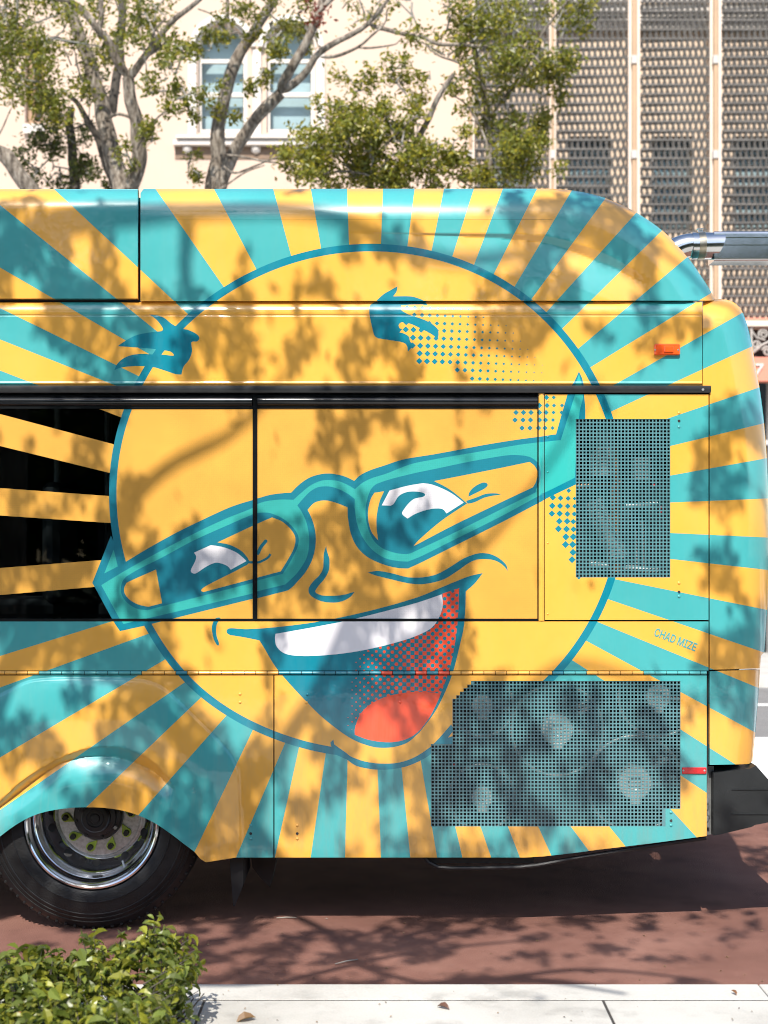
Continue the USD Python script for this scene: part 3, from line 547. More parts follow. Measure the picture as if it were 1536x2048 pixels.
# vent interiors: fans below, charge air plumbing above
def at(x, y, d):
    p = px(x, y, 0); return np.array([p[0], d, p[2]])
put('engine_bay', cat([solid(poly([(820, 1340), (1411, 1340), (1411, 1660), (820, 1690)]), 0.26, 0.28), solid(sbox(1120, 800, 1400, 1200), 0.33, 0.35), bx(px(830, 0)[0], px(1408, 0)[0], .03, .5, .425, .44)]), 'dark_machine', bus)
for (fx, fy, hr, rr) in ((1117, 1462, 34, 92), (966, 1413, 23, 62), (1320, 1395, 27, 80), (965, 1598, 23, 66), (1273, 1570, 36, 96)):
    c = at(fx, fy, 0.05)
    hub = trimesh.creation.revolve([(0, 0), (hr * .35, 0), (hr * .4, -.012 * 455), (hr * .9, -.016 * 455), (hr, 0.0), (hr, 30), (0, 30)], sections=24)
    hub.apply_scale(1 / 455); hub.apply_transform(trimesh.transformations.rotation_matrix(-math.pi / 2, [1, 0, 0])); hub.apply_translation(c)
    fan = put('cooling_fan', hub, 'pale_metal', bus, smooth=40)
    blades = []
    for k in range(9):
        an = 2 * math.pi * k / 9; e1, e2 = np.array([math.cos(an), 0, math.sin(an)]), np.array([-math.sin(an), 0, math.cos(an)])
        p0, p1 = c + e1 * hr / 455, c + e1 * (rr - 4) / 455; w = 0.03
        blades.append(trimesh.convex.convex_hull(np.array([p0 - e2 * w * .6 + [0, .01, 0], p0 + e2 * w * .6 + [0, .035, 0], p1 - e2 * w + [0, .01, 0], p1 + e2 * w * 1.2 + [0, .045, 0], p0 - e2 * w * .6 + [0, .013, 0], p0 + e2 * w * .6 + [0, .038, 0], p1 - e2 * w + [0, .013, 0], p1 + e2 * w * 1.2 + [0, .048, 0]])))
    put('fan_blade', cat(blades), 'dark_machine', fan)
    ts = np.linspace(0, 2 * np.pi, 49)
    ringv = tube(np.stack([c[0] + rr / 455 * np.cos(ts), np.full(49, c[1] - .01), c[2] + rr / 455 * np.sin(ts)], 1), 0.006, 6, caps=False)
    put('fan_guard', trimesh.Trimesh(*ringv, process=False), 'machine_grey', fan)
    q = at(fx, fy + hr * .95, 0.03); put('fan_plug', cbx(q[0] - .022, q[0] + .022, q[1] - .01, q[1] + .02, q[2] - .016, q[2] + .016, .004), 'pale_metal', fan)
for k, (x0, y0, x1, y1, r, m_) in enumerate([(1215, 860, 1215, 950, .055, 'machine_grey'), (1240, 880, 1245, 1150, .022, 'copper_pipe'), (1195, 1000, 1250, 1120, .05, 'machine_grey'), (1190, 1130, 1335, 1145, .018, 'pale_metal'), (1300, 1040, 1306, 1150, .007, 'pale_metal'), (1288, 1060, 1292, 1150, .006, 'pale_metal'), (1160, 970, 1260, 962, .014, 'copper_pipe'), (1270, 1010, 1335, 1004, .012, 'pale_metal')]):
    put('engine_pipe', cyl(at(x0, y0, .16 + .01 * k), at(x1, y1, .15 + .012 * k), r, 14), m_, bus, smooth=40)
q = at(1296, 936, .2); put('control_box', cbx(q[0] - .04, q[0] + .04, .14, .22, q[2] - .05, q[2] + .05), 'machine_grey', bus)
for (a, b) in ((1331, 1014), (1331, 1022), (1317, 968), (910, 1537)):
    q = at(a, b, .12); put('cable_connector', cbx(q[0] - .006, q[0] + .006, .1, .14, q[2] - .006, q[2] + .006, .002), 'red_lens', bus)
# marker lamp, reflector
ml = put('marker_lamp', cat([cbx(*[px(1307.5, 0)[0], px(1359, 0)[0]], -.018, .0, px(0, 711)[2], px(0, 688.5)[2], .005), cbx(px(1326, 0)[0], px(1345, 0)[0], -.024, -.016, px(0, 706)[2], px(0, 693)[2], .004)]), 'amber_lens', bus)
for sx in (1310.5, 1356.5): put('screw', disc(sx, 699.5, .004, -.018, -.0205, 10), 'pale_metal', ml)
rf = put('reflector', cbx(px(1363.5, 0)[0], px(1412.5, 0)[0], -.008, -.0005, px(0, 1547.5)[2], px(0, 1534.5)[2], .003), 'red_lens', bus)
for sx in (1367, 1409): put('screw', disc(sx, 1541, .004, -.008, -.0105, 10), 'pale_metal', rf)
# rivets and latches
def dome(x, y, r=0.0068):
    m = trimesh.creation.icosphere(2, r); m.apply_scale([1, .45, 1]); m.apply_translation(px(x, y, -0.0005)); return m
for (a, b, host) in ((480, 1388, fender), (480, 1404.5, fender), (615, 1389, skirt), (613, 1405.5, skirt), (800, 1388, skirt), (800, 1404, skirt), (501.5, 1651, fender), (501.5, 1677.5, fender), (594.5, 1651, skirt), (594.5, 1677.5, skirt), (1342, 1625, skirt), (1342, 1651, skirt), (1358, 825.5, door), (1358, 853.5, door), (1358, 1166, door), (1358, 1193, door), (1095.5, 944, door), (1095.5, 1086, door), (1095.5, 802, door), (1095.5, 1228, door), (1095.5, 874, door)):
    k = paint_at(a, b); m = dome(a, b, .0068 if a > 1100 or a < 1090 else .0045)
    put('rivet', m, 'wrap_film', host, color=np.tile(PAINT[k], (len(m.vertices), 1)), normals=(m.vertices - px(a, b, 0)) * [1, 2, 1] + [0, -1e-5, 0])
for (a, b, host) in ((501.5, 1667, fender), (594.5, 1667, skirt), (1342, 1641, skirt), (1358, 842, door), (1358, 1184, door)):
    put('latch_hole', disc(a, b, .0062, -.0012, .004, 12), 'black_rubber', host)
# artist lettering on the belt
t = meshkit.text_mesh('CHAD MIZE', 1.0, 0.001, True)
tb = t.bounds; v = np.array(t.vertices)
u = (v[:, 0] - tb[0, 0]) / (tb[1, 0] - tb[0, 0]) * 88.5; w = v[:, 1] * 15.5
ca, sa = math.cos(math.radians(21)), math.sin(math.radians(21))
X, Y = 1307 + u * ca + w * sa, 1270.5 + u * sa - w * ca
P = px(X, Y, 0.0); P[:, 1] = -0.0006 - v[:, 2]
m = trimesh.Trimesh(P, t.faces, process=False)
put('lettering', m if m.volume > 0 else trimesh.Trimesh(P, t.faces[:, ::-1], process=False), 'wrap_teal', belt)
# under-lip, bumper
lip = px(np.array([846, 858, 876, 900, 960, 1040, 1075, 1160, 1300, 1412]), np.array([1712, 1725, 1734, 1736, 1736, 1734, 1730, 1714.5, 1692, 1676]), 0.03)
put('splash_guard', cat([trimesh.Trimesh(*tube(lip, .009, 8), process=False), bx(px(855, 0)[0], px(1070, 0)[0], .05, .3, px(0, 1731)[2], px(0, 1715)[2])]), 'black_rubber', bus)
bp = poly([(1427, 1546), (1500, 1537), (1512, 1531), (1548, 1572), (1600, 1612), (1612, 1632), (1536, 1645), (1510, 1650), (1503, 1654), (1440, 1669), (1427, 1671)])
inner_b = bp.buffer(-6)
bm = cat([solid(bp, 0.012, 2.45)])
rims = trimesh.convex.convex_hull(np.vstack([px(*np.array(bp.exterior.coords).T, 0.012), px(*np.array(bp.buffer(-5).exterior.coords).T, 0.0)]))
bumper = put('rear_bumper', cat([bm]), 'bumper_plastic', bus)
for yy in (1580, 1629): put('bumper_rib', sweep_profile(1464, 1600, [(yy - 1.3, .016), (yy, .006), (yy + 1.3, .016)]), 'bumper_plastic', bumper)
put('bumper_bracket', cat([solid(poly([(1414, 1532), (1428, 1532), (1428, 1668), (1414, 1670)]), .06, .09)] + [cyl(at(1421, 1600 + 12 * k, .05), at(1421 + random.uniform(-3, 3), 1611 + 12 * k, .045), .006, 6) for k in range(5)]), 'machine_grey', bus)
# mud flaps
put('mud_flap', cat([solid(poly([(458, 1700), (486, 1700), (486, 1770), (470, 1812), (466, 1812)]), .06, .40), ]), 'black_rubber', bus)
put('suspension_bracket', solid(poly([(500, 1700), (556, 1700), (540, 1775), (520, 1755), (505, 1735)]), .25, .5), 'black_rubber', bus)
# exhaust outlet behind the fairing
ey = 0.55
S_ = lambda x, y, d=ey: px(x, y, d)
el = smooth_line([S_(1290, 560), S_(1325, 522), S_(1352, 500), S_(1374, 492), S_(1392, 491)], 6)
ex = thing('unused') if False else None
pipe = put('exhaust_elbow', trimesh.Trimesh(*tube(el, .058, 24), process=False), 'stainless', bus, smooth=40)
slv = trimesh.creation.cylinder(.0645, .115, sections=40); slv.apply_transform(trimesh.transformations.rotation_matrix(math.pi / 2, [0, 1, 0])); slv.apply_translation(S_(1406, 492))
v = np.array(slv.vertices); e = v[:, 0] > S_(1406, 492)[0]; v[e, 0] -= (-0.01 + (-(v[e, 2] - S_(0, 492)[2]) * .35) + (v[e, 1] - ey) * .3); slv.vertices = v
put('sleeve', slv, 'stainless', pipe, smooth=40)
bd = trimesh.creation.cylinder(.0665, .032, sections=40); bd.apply_transform(trimesh.transformations.rotation_matrix(math.pi / 2, [0, 1, 0])); bd.apply_translation(S_(1401, 492))
cb = put('clamp_band', bd, 'clamp_band', pipe, smooth=40)
q = S_(1400, 462); put('clamp_bolt', cat([cbx(q[0] - .016, q[0] + .016, q[1] - .012, q[1] + .012, q[2] + .006, q[2] + .012, .002), cbx(q[0] - .011, q[0] + .011, q[1] - .01, q[1] + .01, q[2] - .012, q[2] + .007, .002)]), 'stainless', cb)
a, b = S_(1424, 466), S_(1640, 522)
dm = trimesh.creation.extrude_polygon(Polygon([(-.055, -.062), (.055, -.062), (.055, .055), (-.055, .055)]).buffer(.012, quad_segs=4), b[0] - a[0])
v = np.array(dm.vertices); zc = (a[2] + b[2]) / 2
dm = trimesh.Trimesh(np.stack([a[0] + v[:, 2], ey + .02 + v[:, 0], zc + v[:, 1]], 1), dm.faces, process=False)
if dm.volume < 0: dm.invert()
duct = put('exhaust_duct', dm, 'stainless', pipe, smooth=40)
put('duct_seam', cat([bx(a[0] + .03, b[0], ey - .0505, ey - .045, zc + dz - .0012, zc + dz + .0012) for dz in (.036, .0)]), 'chrome', pipe)
# ------------------------------------------------------------------ rear wheel
wd = 0.04
wc = px(184, 1643, wd); R0 = wc[2]
def wheel_rev(prof_, n=96):
    """(radius, depth behind the flange) profile revolved about the axle"""
    m = trimesh.creation.revolve(np.array(prof_, float), sections=n)
    v = np.array(m.vertices); m = trimesh.Trimesh(np.stack([wc[0] + v[:, 0], wd + v[:, 2], wc[2] + v[:, 1]], 1), m.faces, process=False)
    return m
wheel = thing('tmp') if False else UsdGeom.Xform.Define(stage, '/World/city_bus/rear_wheel')
tp = [(.300, .02), (.306, -.006), (.315, -.010), (.330, -.013), (.350, -.016), (.352, -.0185), (.356, -.0185), (.358, -.016), (.385, -.015), (.405, -.012), (.407, -.014), (.411, -.0135), (.413, -.010), (.425, -.004), (.427, -.006), (.431, -.005), (.433, 0.0), (.444, .005), (.446, .003), (.450, .004), (.452, .010), (.466, .022), (.474, .032), (R0 - .003, .045), (R0, .06)]
for g in range(4):
    y = .085 + g * .05; tp += [(R0, y), (R0 - .012, y + .003), (R0 - .012, y + .010), (R0, y + .013)]
tp += [(R0, .29), (R0 - .02, .33), (.36, .345), (.30, .32)]
put('tyre', wheel_rev(tp), 'tyre_rubber', wheel, smooth=35)
lugs = []
for k in range(72):
    a = 2 * math.pi * k / 72; c, s = math.cos(a), math.sin(a)
    m = cbx(-.006, .006, -.002, .03, -.006, .006, .002)
    m.apply_transform(trimesh.transformations.rotation_matrix(-a, [0, 1, 0])); m.apply_translation([wc[0] + c * (R0 - .010), wd + .028, wc[2] + s * (R0 - .010)]); lugs.append(m)
put('tread_block', cat(lugs), 'tyre_rubber', wheel, kind='stuff')
rp = [(.300, .012), (.3005, -.004), (.297, -.009), (.290, -.010), (.284, -.006), (.281, .004), (.279, .03), (.268, .045), (.262, .05), (.259, .075), (.254, .10), (.246, .118), (.236, .128), (.200, .163), (.196, .166)]
put('rim', wheel_rev(rp), 'chrome', wheel, smooth=35)
dp = [(.1965, .1655), (.190, .164), (.186, .158), (.182, .156), (.112, .156), (.110, .165)]
put('wheel_disc', wheel_rev(dp), 'brushed_alloy', wheel, smooth=35)
hp = [(.112, .16), (.110, .130), (.104, .122), (.088, .118), (.085, .10), (.066, .094), (.064, .070), (.058, .064), (.040, .062), (.036, .066), (.022, .066), (.020, .061), (.0, .060)]
hub = put('hub', wheel_rev(hp, 48), 'hub_black', wheel, smooth=35)
def wp(r, a, d): return np.array([wc[0] + r * math.cos(a), wd + d, wc[2] + r * math.sin(a)])
for k in range(8):
    a = 2 * math.pi * (k + .3) / 8
    put('hub_bolt', cyl(wp(.096, a, .125), wp(.096, a, .108), .0085, 6), 'hub_black' if k != 7 else 'pale_metal', hub)
for k in range(10):
    a = 2 * math.pi * (k + .42) / 10
    put('hand_hole', cyl(wp(.232, a, .160), wp(.2165, a, .1440), .0195, 20), 'black_body', wheel)
    a = 2 * math.pi * k / 10 + .07
    put('lug_nut', cyl(wp(.149, a, .16), wp(.149, a, .122), .0125, 6), 'hub_black', wheel)
    t = a + math.radians(150)
    c = np.array([.149 * math.cos(a), .149 * math.sin(a)])
    tip = c + .044 * np.array([math.cos(t), math.sin(t)])
    g = Point(*c).buffer(.021, quad_segs=6).union(Polygon([tip, c + .0205 * np.array([math.cos(t + 1.25), math.sin(t + 1.25)]), c + .0205 * np.array([math.cos(t - 1.25), math.sin(t - 1.25)])])).difference(Point(*c).buffer(.0135, quad_segs=5))
    e = trimesh.creation.extrude_polygon(g, .007, engine='earcut'); v = np.array(e.vertices)
    e = trimesh.Trimesh(np.stack([wc[0] + v[:, 0], wd + .153 - v[:, 2], wc[2] + v[:, 1]], 1), e.faces[:, ::-1], process=False)
    if e.volume < 0: e.invert()
    put('nut_indicator', e, 'lime_plastic', wheel)
put('valve_stem', cyl(wp(.255, -1.02, .06), wp(.225, -1.0, .07), .005, 8), 'pale_metal', wheel)
put('wheel_well', cat([bx(-2.35, -.72, .42, .46, .25, 1.1), solid(poly([(-60, 1640), (0, 1580), (184, 1560), (368, 1590), (420, 1700), (440, 1700), (380, 1560), (184, 1530), (-20, 1560), (-90, 1660)]), .1, .44)]), 'black_body', bus)
put('axle', cat([cyl((wc[0], .2, wc[2]), (wc[0], 2.3, wc[2]), .11, 16), bx(-2.6, 1.3, .5, 2.0, .36, .41)]), 'black_body', bus)
# ------------------------------------------------------------------ ground
def ground_mat(name, stops, rough, scale, bump, speck=0.0, spec=0.3, grain=0.36):
    """rolled surface: broad tone patches, fine aggregate, relief"""
    nodes = {'g': ('geometry', {}), 'n': ('noise_texture', {'scale': 1.3, 'detail': 8.0, 'roughness': 0.65}), 'f': ('noise_texture', {'scale': scale, 'detail': 3.0, 'roughness': 0.7}),
             'r': ('rgb_ramp', {'ramp': stops}), 'fm': ('map_range', {'from_min': 0.25, 'from_max': 0.75, 'to_min': 1 - grain, 'to_max': 1 + grain}), 'mul': ('mix_color', {'blend_type': 'multiply', 'fac': 1.0}),
             'v': ('voronoi_texture', {'scale': scale * 0.6}), 'vm': ('map_range', {'from_min': 0.05, 'from_max': 0.14, 'to_min': speck, 'to_max': 0.0, 'clamp': True}), 'ad': ('mix_color', {'blend_type': 'mix', 'b': (0.6, 0.56, 0.5)}), 'n4': ('noise_texture', {'scale': 4.5, 'detail': 5.0, 'roughness': 0.6}), 'sm': ('map_range', {'from_min': 0.56, 'from_max': 0.72, 'to_min': 1.0, 'to_max': 0.72, 'clamp': True}), 'mul2': ('mix_color', {'blend_type': 'multiply', 'fac': 1.0}),
             'b': ('bump', {'strength': bump, 'distance': 0.006}), 'p': ('principled_bsdf', {'roughness': rough, 'specular_ior_level': spec})}
    mat(name, nodes, [('g.position', 'n.vector'), ('g.position', 'f.vector'), ('g.position', 'v.vector'), ('n.fac', 'r.fac'), ('f.fac', 'fm.value'), ('r.color', 'mul.a'), ('fm.result', 'mul.b'), ('v.distance', 'vm.value'), ('vm.result', 'ad.fac'), ('g.position', 'n4.vector'), ('n4.fac', 'sm.value'), ('mul.result', 'mul2.a'), ('sm.result', 'mul2.b'), ('mul2.result', 'ad.a'), ('ad.result', 'p.base_color'),
        ('f.fac', 'b.height'), ('b.normal', 'p.normal')], 'p.BSDF')
ground_mat('red_asphalt', [(0.3, (0.14, 0.062, 0.045)), (0.5, (0.205, 0.094, 0.07)), (0.72, (0.28, 0.14, 0.106))], 0.85, 210, 0.9, 0.6, grain=.6)
ground_mat('pale_concrete', [(0.3, (0.36, 0.345, 0.315)), (0.5, (0.47, 0.455, 0.42)), (0.72, (0.52, 0.505, 0.47))], 0.85, 160, 0.08, 0.0, .3, .1)
ground_mat('curb_concrete', [(0.3, (0.37, 0.355, 0.325)), (0.5, (0.48, 0.465, 0.43)), (0.72, (0.53, 0.515, 0.48))], 0.8, 120, 0.1, 0.0, .3, .1)
ground_mat('grey_asphalt', [(0.3, (0.17, 0.165, 0.16)), (0.6, (0.21, 0.205, 0.2)), (0.75, (0.25, 0.245, 0.24))], 0.9, 200, 0.4, 0.3)
ground_mat('park_ground', [(0.3, (0.03, 0.045, 0.016)), (0.6, (0.045, 0.06, 0.02)), (0.75, (0.06, 0.075, 0.03))], 0.95, 60, 0.5)
plain('glare_and_line_white', (0.78, 0.78, 0.75), 0.6, 0.08, 8, 0.1, 200)
plain('joint_dirt', (0.05, 0.045, 0.04), 0.9, 0.2, 20)
def setting(name, m, mt): return tag(put(name, m, mt), kind='structure')
setting('ground', bx(-90, 90, -90, 90, -0.40, -0.02), 'park_ground')
setting('bus_lane', bx(-60, 60, -1.086, 3.3, -.3, 0.0), 'red_asphalt')
setting('street', bx(-60, 60, 3.3, 10.4, -.3, -0.004), 'grey_asphalt')
setting('concrete_glare_and_line', cat([bx(-60, 60, 3.5, 6.2, -.01, 0.0), bx(-60, 60, 8.6, 8.75, -.01, 0.0)]), 'glare_and_line_white')  # wide band is concrete, its sun glare painted white; narrow band a line
setting('far_pavement', bx(-60, 60, 10.4, 14.0, -.3, 0.12), 'pale_concrete')
cb_ = tag(UsdGeom.Xform.Define(stage, '/World/curb'), kind='structure')
for a, b in ((-8, -4.8), (-4.8, -1.7), (-1.7, 1.36), (1.36, 4.4), (4.4, 8)):
    put('curb_stone', cbx(a + .002, b - .002, -1.255, -1.084, -.2, 0.119, .003), 'curb_concrete', cb_)
sw = tag(UsdGeom.Xform.Define(stage, '/World/pavement'), kind='structure')
xs = [-7.6, -6.2, -4.82, -3.42, -2.03, -0.630, 0.768, 2.17, 3.57, 4.97, 6.4]
ys = [-1.264, -3.05, -4.6, -6.4, -8.2]
for i in range(len(xs) - 1):
    for j in range(len(ys) - 1):
        put('pavement_slab', cbx(xs[i] + .0045, xs[i + 1] - .0045, ys[j + 1] + .0045, ys[j] - .0045, -.1, 0.1195 + rng.uniform(-.0006, .0006), .002), 'pale_concrete', sw)
put('joint_fill', bx(-8, 8, -8.2, -1.2552, -.15, 0.1172), 'joint_dirt', sw)

# ------------------------------------------------------------------ leaves
def leaves(centres, normals, sizes, colors, ratio=0.5, fold=0.25, seg=1, r=rng):
    """one pointed, folded blade per row; seg 1 = four triangles"""
    n = len(centres)
    N = normals / (np.linalg.norm(normals, axis=1, keepdims=True) + 1e-9)
    t = r.normal(size=(n, 3)); t -= (t * N).sum(1, keepdims=True) * N; t /= np.linalg.norm(t, axis=1, keepdims=True) + 1e-9
    s = np.cross(N, t); L = sizes[:, None]
    if seg == 1:
        p = [centres - t * L * .5, centres + s * L * ratio * .5 + N * L * fold * .3, centres + t * L * .5 - N * L * fold * .3, centres - s * L * ratio * .5 + N * L * fold * .3]
        v = np.stack(p, 1).reshape(-1, 3); b = np.arange(n)[:, None] * 4
        f = np.concatenate([b + [0, 1, 2], b + [0, 2, 3]]); k = 4
    else:
        prof_ = [(-.5, 0.0, 0), (-.25, .62, .02), (.05, 1.0, .0), (.32, .72, -.06), (.5, 0.0, -.16)]
        rows = []
        for a, w, z in prof_:
            c = centres + t * L * a + N * L * z * 1.2
            rows.append(c)
            if w > 0: rows += [c + s * L * ratio * .5 * w + N * L * fold * w * .35, c - s * L * ratio * .5 * w + N * L * fold * w * .35]
        v = np.stack(rows, 1).reshape(-1, 3); k = 11; b = np.arange(n)[:, None] * 11
        tri = [(0, 2, 1), (0, 1, 3), (1, 2, 5), (1, 5, 4), (1, 4, 6), (1, 6, 3), (4, 5, 8), (4, 8, 7), (4, 7, 9), (4, 9, 6), (7, 8, 10), (7, 10, 9)]
        f = np.concatenate([b + list(q) for q in tri])
    return v, f, np.repeat(colors, k, axis=0)
def leaf_colors(n, base, var=0.3, yellow=0.15, r=rng):
    c = np.array(base)[None] * (1 + r.uniform(-var, var, (n, 1)))
    y = r.random(n) < yellow
    c[y] = c[y] * [1.7, 1.4, 0.9]
    return np.clip(c, 0.004, 0.6)
mat('bark', {'t': ('geometry', {}), 'mp': ('mapping', {'scale': (1, 1, 0.25)}), 'n': ('noise_texture', {'scale': 26.0, 'detail': 6.0, 'roughness': 0.7}), 'n2': ('noise_texture', {'scale': 5.0, 'detail': 3.0}),
    'r': ('rgb_ramp', {'ramp': [(0.36, (0.06, 0.045, 0.033)), (0.5, (0.22, 0.18, 0.14)), (0.64, (0.42, 0.37, 0.31))]}), 'r2': ('map_range', {'from_min': .3, 'from_max': .7, 'to_min': .6, 'to_max': 1.1}), 'mul': ('mix_color', {'blend_type': 'multiply', 'fac': 1.0}),
    'b': ('bump', {'strength': .8, 'distance': .03}), 'p': ('principled_bsdf', {'roughness': .9})},
    [('t.position', 'mp.vector'), ('mp.vector', 'n.vector'), ('t.position', 'n2.vector'), ('n.fac', 'r.fac'), ('n2.fac', 'r2.value'), ('r.color', 'mul.a'), ('r2.result', 'mul.b'), ('mul.result', 'p.base_color'), ('n.fac', 'b.height'), ('b.normal', 'p.normal')], 'p.BSDF')
plain('dark_bark', (0.10, 0.085, 0.07), 0.9, 0.3, 20, .6, 60)
plain('twig_bark', (0.33, 0.31, 0.27), 0.85, 0.2, 40)

# ------------------------------------------------------------------ street trees behind the bus (branches followed in the photo, each at its own depth)
TD = 9.6
def limb(pts, w, d0=TD, d1=None, wob=4):
    """pts in photo pixels, w = (start, end) width in pixels"""
    p = smooth_line(pts, 6); n = len(p); dd = np.linspace(d0, d0 if d1 is None else d1, n)
    wi = .88 * np.linspace(w[0], w[1], n) * (DIST + dd) / FPX / 2
    P = px(p[:, 0], p[:, 1], dd)
    P += (meshkit.noise(np.stack([p[:, 0] / 40, p[:, 1] / 40, dd], 1), 3)[:, None] - .5) * .05
    wi = wi * (0.95 + 0.12 * meshkit.noise(np.stack([p[:, 0] / 14, p[:, 1] / 14, dd], 1), 9))
    if pts[0][1] < 1000: wi[:3] *= np.array([.35, .6, .85])
    return trimesh.Trimesh(*tube(P, wi, 10 if w[0] > 12 else 6), process=False)
def crown(clumps, size, base, yellow, dspread, per=1.0, seed=1):
    """clumps: (x, y, radius in px, number of leaves, depth)"""
    r = np.random.default_rng(seed); C, S = [], []; tw = []
    for (x, y, rad, n, d) in clumps:
        k = max(2, int(rad / 11)); m = int(n * per * 1.5)
        sub = r.normal(size=(k, 3)) * [.55, .5, .55]
        q = sub[r.integers(0, k, m)] + r.normal(size=(m, 3)) * 0.26
        sc = rad * (DIST + d) / FPX
        c0 = px(x, y, d)
        pts = c0 + q * sc * [1, 1.2, 1] 
        C.append(pts)
        for j in range(min(k, 5)):
            tw.append(trimesh.Trimesh(*tube(np.array([c0 + r.normal(size=3) * sc * .15, c0 + sub[j] * sc * .6 + r.normal(size=3) * .04, c0 + sub[j] * sc * [1, 1.2, 1]]), [.011, .008, .003], 4, caps=False), process=False))
    C = np.vstack(C); n = len(C)
    sz = size * r.uniform(.65, 1.35, n)
    nor = r.normal(size=(n, 3)) * .8 + [0, -.35, .75]
    return leaves(C, nor, sz, leaf_colors(n, base, .35, yellow, r), .48, .3, 1, r), cat(tw)
def tree(name, label, limbs, clumps, size=.062, base=(.15, .158, .024), yellow=.25, bark='bark', seed=1, per=1.0, ground=True):
    t = thing(name, label, 'tree', 'street trees behind the bus')
    put('trunk', limbs[0], bark, t, smooth=60)
    for l in limbs[1:]: put('branch', l, bark, t, smooth=60)
    (v, f, c), tw = crown(clumps, size, base, yellow, 0, per, seed)
    cr = put('crown', (v, f), 'leaf', t, color=c, kind='stuff')
    put('twigs', tw, 'twig_bark', t, kind='stuff')
    return t
d1, d2, d3, d4 = 9.6, 10.6, 9.2, 10.0
tree('street_tree', 'pale barked tree with two thick leaning trunks above the bus roof gap', [
    limb([(252, 1120), (254, 700), (256, 520), (254, 420), (244, 370), (226, 310), (208, 230), (188, 150), (165, 80), (140, 20), (120, -60)], (56, 24), d1, d1 + .3),
    limb([(256, 400), (262, 370), (280, 320), (276, 270), (264, 210), (255, 155)], (40, 26), d1, d1 - .3),
    limb([(256, 160), (238, 120), (215, 80), (195, 60), (170, 25), (140, 5), (100, -10)], (22, 12), d1 - .3, d1 - .8),
    limb([(256, 158), (272, 140), (292, 112), (312, 80), (345, 42), (380, 15), (420, -20)], (20, 9), d1 - .3, d1 - .6),
    limb([(197, 62), (202, 30), (203, -20)], (13, 10), d1 - .5), limb([(285, 118), (320, 95), (345, 75), (356, 62)], (9, 4), d1 - .4), limb([(300, 98), (308, 60), (330, 38)], (8, 4), d1 - .4),
    limb([(160, 88), (130, 80), (105, 75), (75, 92), (52, 122)], (9, 5), d1 + .2, d1 - .6), limb([(275, 300), (290, 270), (305, 245), (330, 225), (372, 215)], (7, 3), d1 - .4, d1 - .8), limb([(210, 240), (235, 228), (262, 238), (270, 262)], (8, 7), d1 - .1)],
    [(90, 80, 70, 520, d1 - .4), (40, 40, 70, 420, d1 - .2), (60, 160, 75, 640, d1 - .7), (110, 190, 60, 480, d1 - .6), (150, 130, 45, 220, d1), (20, 110, 50, 260, d1 - .5), (120, 20, 55, 240, d1), (280, 40, 55, 260, d1 - .5), (310, 20, 50, 190, d1), (230, 110, 45, 120, d1 + .4), (290, 180, 40, 110, d1 - .6), (345, 150, 50, 240, d1 - .9), (375, 190, 42, 240, d1 - 1), (390, 235, 28, 90, d1 - .8), (300, 270, 38, 170, d1 - .6), (240, 300, 34, 100, d1 - .5), (330, 80, 35, 90, d1 - .3), (30, -30, 80, 300, d1), (220, -30, 90, 300, d1), (365, 105, 35, 90, d1 - .8), (200, 20, 40, 120, d1)], seed=3)
tree('street_tree', 'dark slender trunked tree in shade at the left behind the pale twin trunk', [
    limb([(152, 1140), (151, 700), (150, 380), (146, 320), (140, 260), (143, 215)], (30, 17), d2),
    limb([(240, 620), (238, 420), (228, 365), (212, 320), (196, 275), (180, 240), (160, 215), (138, 192)], (24, 10), d2 - .3, d2 - .8), limb([(158, 205), (168, 178), (174, 150)], (8, 5), d2 - .7), limb([(226, 235), (232, 170), (238, 100), (246, 40), (250, -40)], (22, 18), d2 + .2), limb([(140, 260), (165, 250), (188, 238)], (5, 3), d2 - .3)],
    [(95, 290, 42, 240, d2), (75, 340, 48, 300, d2 - .2), (115, 335, 45, 260, d2), (150, 290, 40, 190, d2 - .2), (175, 345, 35, 150, d2 - .4), (120, 220, 45, 220, d2 - .3), (30, 60, 60, 200, d2 + .6), (205, 160, 38, 90, d2 + .2), (265, 60, 40, 110, d2), (180, 250, 30, 60, d2), (95, 365, 40, 120, d2), (215, 370, 22, 50, d2 - .3)], base=(.07, .085, .018), yellow=.12, bark='dark_bark', seed=5)
tree('street_tree', 'leaning tree limb at the far left edge with pale sunlit bark', [
    limb([(190, 1140), (170, 800), (120, 520), (80, 410), (48, 362), (20, 322), (-8, 305), (-60, 290), (-130, 250)], (44, 32), d3),
    limb([(-20, 300), (0, 265), (12, 240), (25, 215)], (5, 2), d3), limb([(-60, 120), (-20, 135), (10, 145), (40, 152), (52, 122)], (12, 4), d3 + .2)],
    [(0, 20, 45, 150, d3), (-60, 120, 80, 250, d3), (10, 90, 30, 60, d3)], seed=6)
